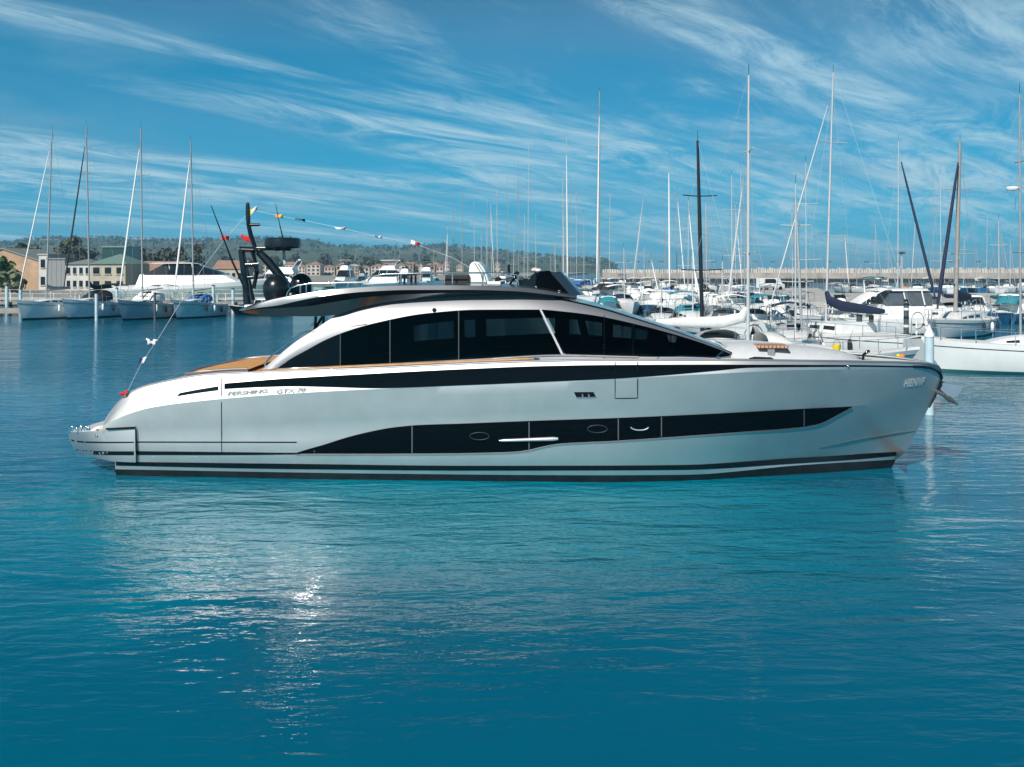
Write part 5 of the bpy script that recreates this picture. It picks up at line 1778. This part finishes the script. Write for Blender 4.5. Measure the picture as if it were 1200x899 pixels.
def building(label, px0, px1, py_top, py_base, Y, depth, wallm, roofm, floors, bays, roof='hip', rise=.25, z0=1.0, group=None, name='building', wintone=window_dark, eave=.3, parts=True):
    x0, x1 = X(px0, Y), X(px1, Y)
    wd = x1 - x0; h = ZP(py_top, Y) - z0
    root = thing(name, label, 'building', ((x0 + x1) / 2, Y + depth / 2, z0), 0, group)
    rh = rise * h if roof != 'flat' else 0
    wh = h - rh
    if roof == 'gable_front':
        MB().prism([(-wd / 2, 0), (wd / 2, 0), (wd / 2, wh), (0, h - .1), (-wd / 2, wh)], -depth / 2, depth / 2, wallm).build('walls', root)
    else:
        MB().box((0, 0, wh / 2), (wd, depth, wh), wallm).build('walls', root)
    rb = MB(); e = eave
    if roof == 'hip':
        rx = max(.1, wd / 2 - depth / 2)
        rb.add([(-wd / 2 - e, -depth / 2 - e, wh), (wd / 2 + e, -depth / 2 - e, wh), (wd / 2 + e, depth / 2 + e, wh), (-wd / 2 - e, depth / 2 + e, wh), (-rx, 0, h), (rx, 0, h)],
               [(0, 1, 5, 4), (2, 3, 4, 5), (1, 2, 5), (3, 0, 4), (3, 2, 1, 0)], roofm)
    elif roof == 'gable':
        rb.add([(-wd / 2 - e, -depth / 2 - e, wh), (wd / 2 + e, -depth / 2 - e, wh), (wd / 2 + e, depth / 2 + e, wh), (-wd / 2 - e, depth / 2 + e, wh), (-wd / 2 - e, 0, h), (wd / 2 + e, 0, h)],
               [(0, 1, 5, 4), (2, 3, 4, 5), (1, 2, 5), (3, 0, 4), (3, 2, 1, 0)], roofm)
    elif roof == 'gable_front':
        for s in (-1, 1):
            pts = [(0, h), (s * (wd / 2 + e), wh - e * rh / (wd / 2)), (s * (wd / 2 + e), wh - e * rh / (wd / 2) + .25), (0, h + .25)]
            rb.prism(pts, -depth / 2 - e, depth / 2 + e, roofm)
    else:
        rb.box((0, 0, wh + .12), (wd + .4, depth + .4, .24), roofm)
    rb.build('roof', root)
    if parts and floors:
        fhh = wh / floors; bw = wd / bays
        for f_ in range(floors):
            for b in range(bays):
                cx = -wd / 2 + bw * (b + .5); cz = fhh * (f_ + .52)
                wn = MB().box((cx, -depth / 2 - .03, cz), (bw * .52, .1, fhh * .46), wintone).build('window', root)
                MB().box((cx, -depth / 2 - .1, cz - fhh * .27), (bw * .62, .22, .12), concrete).build('sill', wn)
    return root


building('orange gabled warehouse with a shallow roof at the far left edge', -40, 46, 292, 330, 200, 18, plaster_o, mat('grey_roof', (.20, .22, .21), .7), 0, 0, 'gable_front', .30)
building('small white block standing between the orange warehouse and the grey hall', 45.5, 55, 299, 335, 192, 12, plaster_w, concrete, 2, 1, 'flat')
building('grey metal boat hall left of the green-roofed offices', 55.5, 76, 304, 330, 190, 14, grey_sheet, grey_sheet, 0, 0, 'flat')
building('low white terrace with dark awning between the grey hall and the green-roofed offices', 76.5, 106, 303, 330, 186, 10, plaster_w, mat('grey_roof'  , (.2, .22, .21), .7), 2, 4, 'hip', .18)
building('two-storey cream office building with a green hipped roof', 106, 147, 297, 330, 180, 12, plaster_y, tile_green, 2, 3, 'hip', .28)
tw = building('green glazed lookout tower room rising behind the green-roofed offices', 120, 146, 290, 330, 196, 8, mat('green_glazing', (.03, .07, .07), .15), tile_green, 0, 0, 'flat')
building('long low brick-red roofed shed behind the sleek white yacht', 152, 208, 306, 330, 230, 10, plaster_p, tile_red, 1, 6, 'gable', .4)
building('cream shed with tiled roof right of the sleek white yacht', 250, 284, 305, 330, 240, 10, plaster_y, tile_red, 1, 5, 'gable', .35)
G3 = 'houses of the town below the hills'
hr_ = random.Random(8)
tints = [('orange', plaster_o), ('pale yellow', plaster_y), ('white', plaster_w), ('pink', plaster_p)]
hx = 334
i = 0
while hx < 520 and i < 26:
    wpx = hr_.uniform(7, 17)
    nm_, tm = hr_.choice(tints)
    building(f'{nm_} town house with terracotta roof, {ordn[i]} from the radar mast in the front street', hx, hx + wpx, hr_.uniform(306, 312), 328, 560 + hr_.uniform(-20, 20), 12, tm, hr_.choice([tile_red, tile_red, concrete]), hr_.choice([2, 3]), max(2, int(wpx / 4)), hr_.choice(['gable', 'hip', 'hip']), .22, group=G3, name='house')
    hx += wpx + hr_.uniform(-.5, 3); i += 1
for i in range(24):
    px = 255 + i * 14 + hr_.uniform(-5, 5)
    nm_, tm = hr_.choice(tints)
    building(f'{nm_} house on the hill foot, {ordn[i]} from left in the upper street', px, px + hr_.uniform(6, 13), hr_.uniform(305.5, 309.5), 328, 720 + hr_.uniform(-30, 40), 14, tm, tile_red, 2, 3, 'hip', .25, group='houses of the upper street', name='house')

# ---- hills
prof_h = [(-700, 296), (-300, 285), (-100, 283), (0, 286), (40, 281), (90, 279.5), (140, 280), (200, 283), (270, 281), (330, 280.5), (380, 286), (420, 291), (470, 290.5), (520, 288.5), (560, 293), (600, 297), (650, 302), (690, 304.5), (708, 305.5), (716, 309), (726, 315.5), (738, 322)]


def fbm(x, y, s=0):
    v = 0; a = 1
    for k in range(4):
        v += a * (math.sin(x * 1.7 + s + 1.3 * k + 1.1 * math.sin(y * 1.3 + k)) * math.cos(y * 1.9 - s + .7 * k + .8 * math.sin(x * .9 + 2 * k)))
        a *= .5; x *= 2.03; y *= 2.03
    return v / 1.9


RID = 1900.0


def hill_z(px, Y):
    top = ZP(pchip(prof_h, px), RID)
    t = (Y - 760) / (RID - 760)
    if t <= 0:
        return -2.0
    e = 1 - (1 - min(1, t)) ** 1.6 if t < 1 else 1.0
    e *= .55 + .45 * min(1, t)
    base = -2 + (top + 2) * e
    base += fbm(px * .02, Y * .004) * 5.0 * min(1, t) * (1 - min(1, t) * .75) * min(1, max(0, top / 14))
    if Y > RID:
        base -= (Y - RID) * .03
    return base


def build_hills():
    m = bpy.data.materials.new('hill_fields'); m.use_nodes = True
    t = m.node_tree; b = t.nodes['Principled BSDF']; b.inputs['Roughness'].default_value = 1.0
    b.inputs['Specular IOR Level'].default_value = 0.1
    geo = N(t, 'ShaderNodeNewGeometry')
    vo = N(t, 'ShaderNodeTexVoronoi', inp={'Scale': .009}); mp = N(t, 'ShaderNodeMapping'); mp.inputs['Scale'].default_value = (1, .45, 1.5)
    n0 = N(t, 'ShaderNodeTexNoise', inp={'Scale': .02, 'Detail': 8.0, 'Roughness': .7})
    t.links.new(geo.outputs['Position'], mp.inputs[0]); t.links.new(mp.outputs[0], vo.inputs['Vector']); t.links.new(geo.outputs['Position'], n0.inputs['Vector'])
    sp = N(t, 'ShaderNodeSeparateColor'); t.links.new(vo.outputs['Color'], sp.inputs[0])
    r1 = ramp(t, [(.0, (.12, .13, .08)), (.3, (.09, .10, .07)), (.55, (.17, .15, .11)), (.75, (.11, .14, .08)), (1.0, (.22, .20, .16))], sp.outputs[0], 'CONSTANT')
    r2 = ramp(t, [(.42, 0.0), (.58, 1.0)], n0.outputs['Fac'])
    mx = N(t, 'ShaderNodeMix', data_type='RGBA'); t.links.new(r2.outputs[0], mx.inputs[0]); t.links.new(r1.outputs[0], mx.inputs[6]); mx.inputs[7].default_value = (.085, .09, .065, 1)
    t.links.new(mx.outputs[2], b.inputs['Base Color'])
    rws = []
    for i in range(44):
        Y = lerp(760, 2600, (i / 43) ** 1.1)
        rws.append([Vector((X(px, Y), Y, hill_z(px, Y))) for px in [lerp(-700, 738, j / 240) for j in range(241)]])
    o = MB().grid(rws, m).build('hills', smooth=80)
    kind(o, 'structure')


build_hills()
leaf_d = mat('dark_foliage', (.062, .066, .054), 1.0, 0, .5, .3, spec=.1)
leaf_m = mat('mid_foliage', (.10, .105, .075), 1.0, 0, .5, .3, spec=.1)


def clump(mb, c, r, rr, mt, n=9):
    """ragged clump of leaf faces"""
    for _ in range(n):
        d = Vector((rr.gauss(0, 1), rr.gauss(0, 1), rr.gauss(0, .8)))
        d.normalize(); p = Vector(c) + d * r * rr.uniform(.35, 1)
        s = r * rr.uniform(.3, .55)
        u = d.cross(Vector((rr.random(), rr.random(), rr.random()))).normalized(); v = d.cross(u)
        d2 = d * .35 * s
        mb.add([p + u * s, p + v * s + d2, p - u * s, p - v * s - d2], [(0, 1, 2, 3)], mt)


wood = MB(); rr = random.Random(4)
for k in range(2600):
    px = rr.uniform(-60, 722); Y = lerp(800, 1950, rr.random() ** .8)
    dens = fbm(px * .05, Y * .012, 3) + (.45 if Y > 1780 else 0) + (.25 if px < 250 else 0)
    if dens < .12:
        continue
    z = hill_z(px, Y)
    if z < 3:
        continue
    s = rr.uniform(2.0, 4.2) * (Y / 1400) ** .6
    clump(wood, (X(px, Y), Y, z + s * .7), s, rr, leaf_d if rr.random() < .7 else leaf_m, 8)
kind(wood.build('distant_wood', fix=False), 'stuff')


def tree(label, px, Y, h, w_, z0=1.0, mt=None, tall=False, group='trees along the quayside'):
    root = thing('tree', label, 'tree', (X(px, Y), Y, z0), 0, group)
    tr_ = MB().tube([(0, 0, 0), (.1, 0, h * .35), (0, 0.1, h * .6)], [h * .035, h * .025, h * .01], mat('bark', (.10, .075, .055), .95), 7)
    for k in range(5):
        a = k * 1.3
        tr_.tube([(0, 0, h * (.3 + .06 * k)), (math.cos(a) * w_ * .3, math.sin(a) * w_ * .3, h * (.5 + .07 * k))], [h * .015, h * .005], mat('bark', (.1, .075, .055), .95), 5)
    tr_.build('trunk', root)
    cb = MB(); r3 = random.Random(int(px * 7) + 1)
    for k in range(46):
        u = r3.random(); a = r3.uniform(0, 6.28)
        zz = lerp(.28, .98, u)
        env = (math.sin(min(1, (zz - .2) / .8) * math.pi) ** .6) * (.5 if not tall else .5)
        rad = w_ * env * r3.uniform(.2, 1)
        clump(cb, (math.cos(a) * rad, math.sin(a) * rad, h * zz), w_ * r3.uniform(.14, .24), r3, mt or (leaf_d if r3.random() < .55 else leaf_m), 12)
    cb.build('crown', root, fix=False)


leaf_g = mat('green_foliage', (.06, .12, .03), .9, 0, .4, .5, spec=.2)
tree('bright green bushy tree before the orange warehouse wall', 3, 175, 5.2, 4.2, mt=leaf_g)
tree('pale grey-green bush at the foot of the orange warehouse', 14, 165, 3.0, 4.6, mt=mat('grey_green_foliage', (.16, .18, .10), .9, 0, .4, .5))
for i, (px, Y, h, wv, d) in enumerate(((78, 260, 9, 6, 'dark round tree behind the low white terrace'), (90, 300, 12, 9, 'broad dark tree above the white terrace roof'), (160, 290, 9, 7, 'dark tree just right of the lookout tower'), (176, 300, 8, 6, 'small dark tree behind the sleek yacht stern'),
                                       (212, 280, 9.5, 3.6, 'narrow dark cypress left of the thick white jib'), (233, 285, 10.5, 4, 'tall narrow dark cypress right of the fourth mast'), (30, 300, 10, 9, 'broad dark tree behind the orange warehouse roof'), (196, 320, 9, 8, 'rounded olive tree behind the sleek yacht cabin'))):
    tree(d, px, Y, h, wv)
for i in range(9):
    px = 262 + i * 29 + rr.uniform(-4, 4)
    tree(f'dark tree standing among the town houses, {ordn[i]} tree right of the cypresses', px, 640 + rr.uniform(-20, 20), rr.uniform(8, 13), rr.uniform(8, 14), group='trees among the town houses')

# shrubs and clutter on the land behind the left jetty are kept low: parked boats on the hard
motorboat('small white motor boat stored on the hard before the cream offices', 128, 168, 20, 6, fly=False, group='boats stored on the quayside', canvas=white_cloth)

# ------------------------------------------------------------------ the air
hm = bpy.data.materials.new('harbour_haze'); hm.use_nodes = True
t_ = hm.node_tree; t_.nodes.clear()
o_ = N(t_, 'ShaderNodeOutputMaterial')
pv = N(t_, 'ShaderNodeVolumePrincipled')
pv.inputs['Color'].default_value = (0.32, 0.74, 1.0, 1)
pv.inputs['Density'].default_value = HAZE
pv.inputs['Anisotropy'].default_value = 0.0
t_.links.new(pv.outputs[0], o_.inputs['Volume'])
hz_ = MB().box((0, 6000, 38), (25000, 13000, 80), white_gel).build('haze')
hz_.data.materials.clear(); hz_.data.materials.append(hm)
kind(hz_, 'stuff')
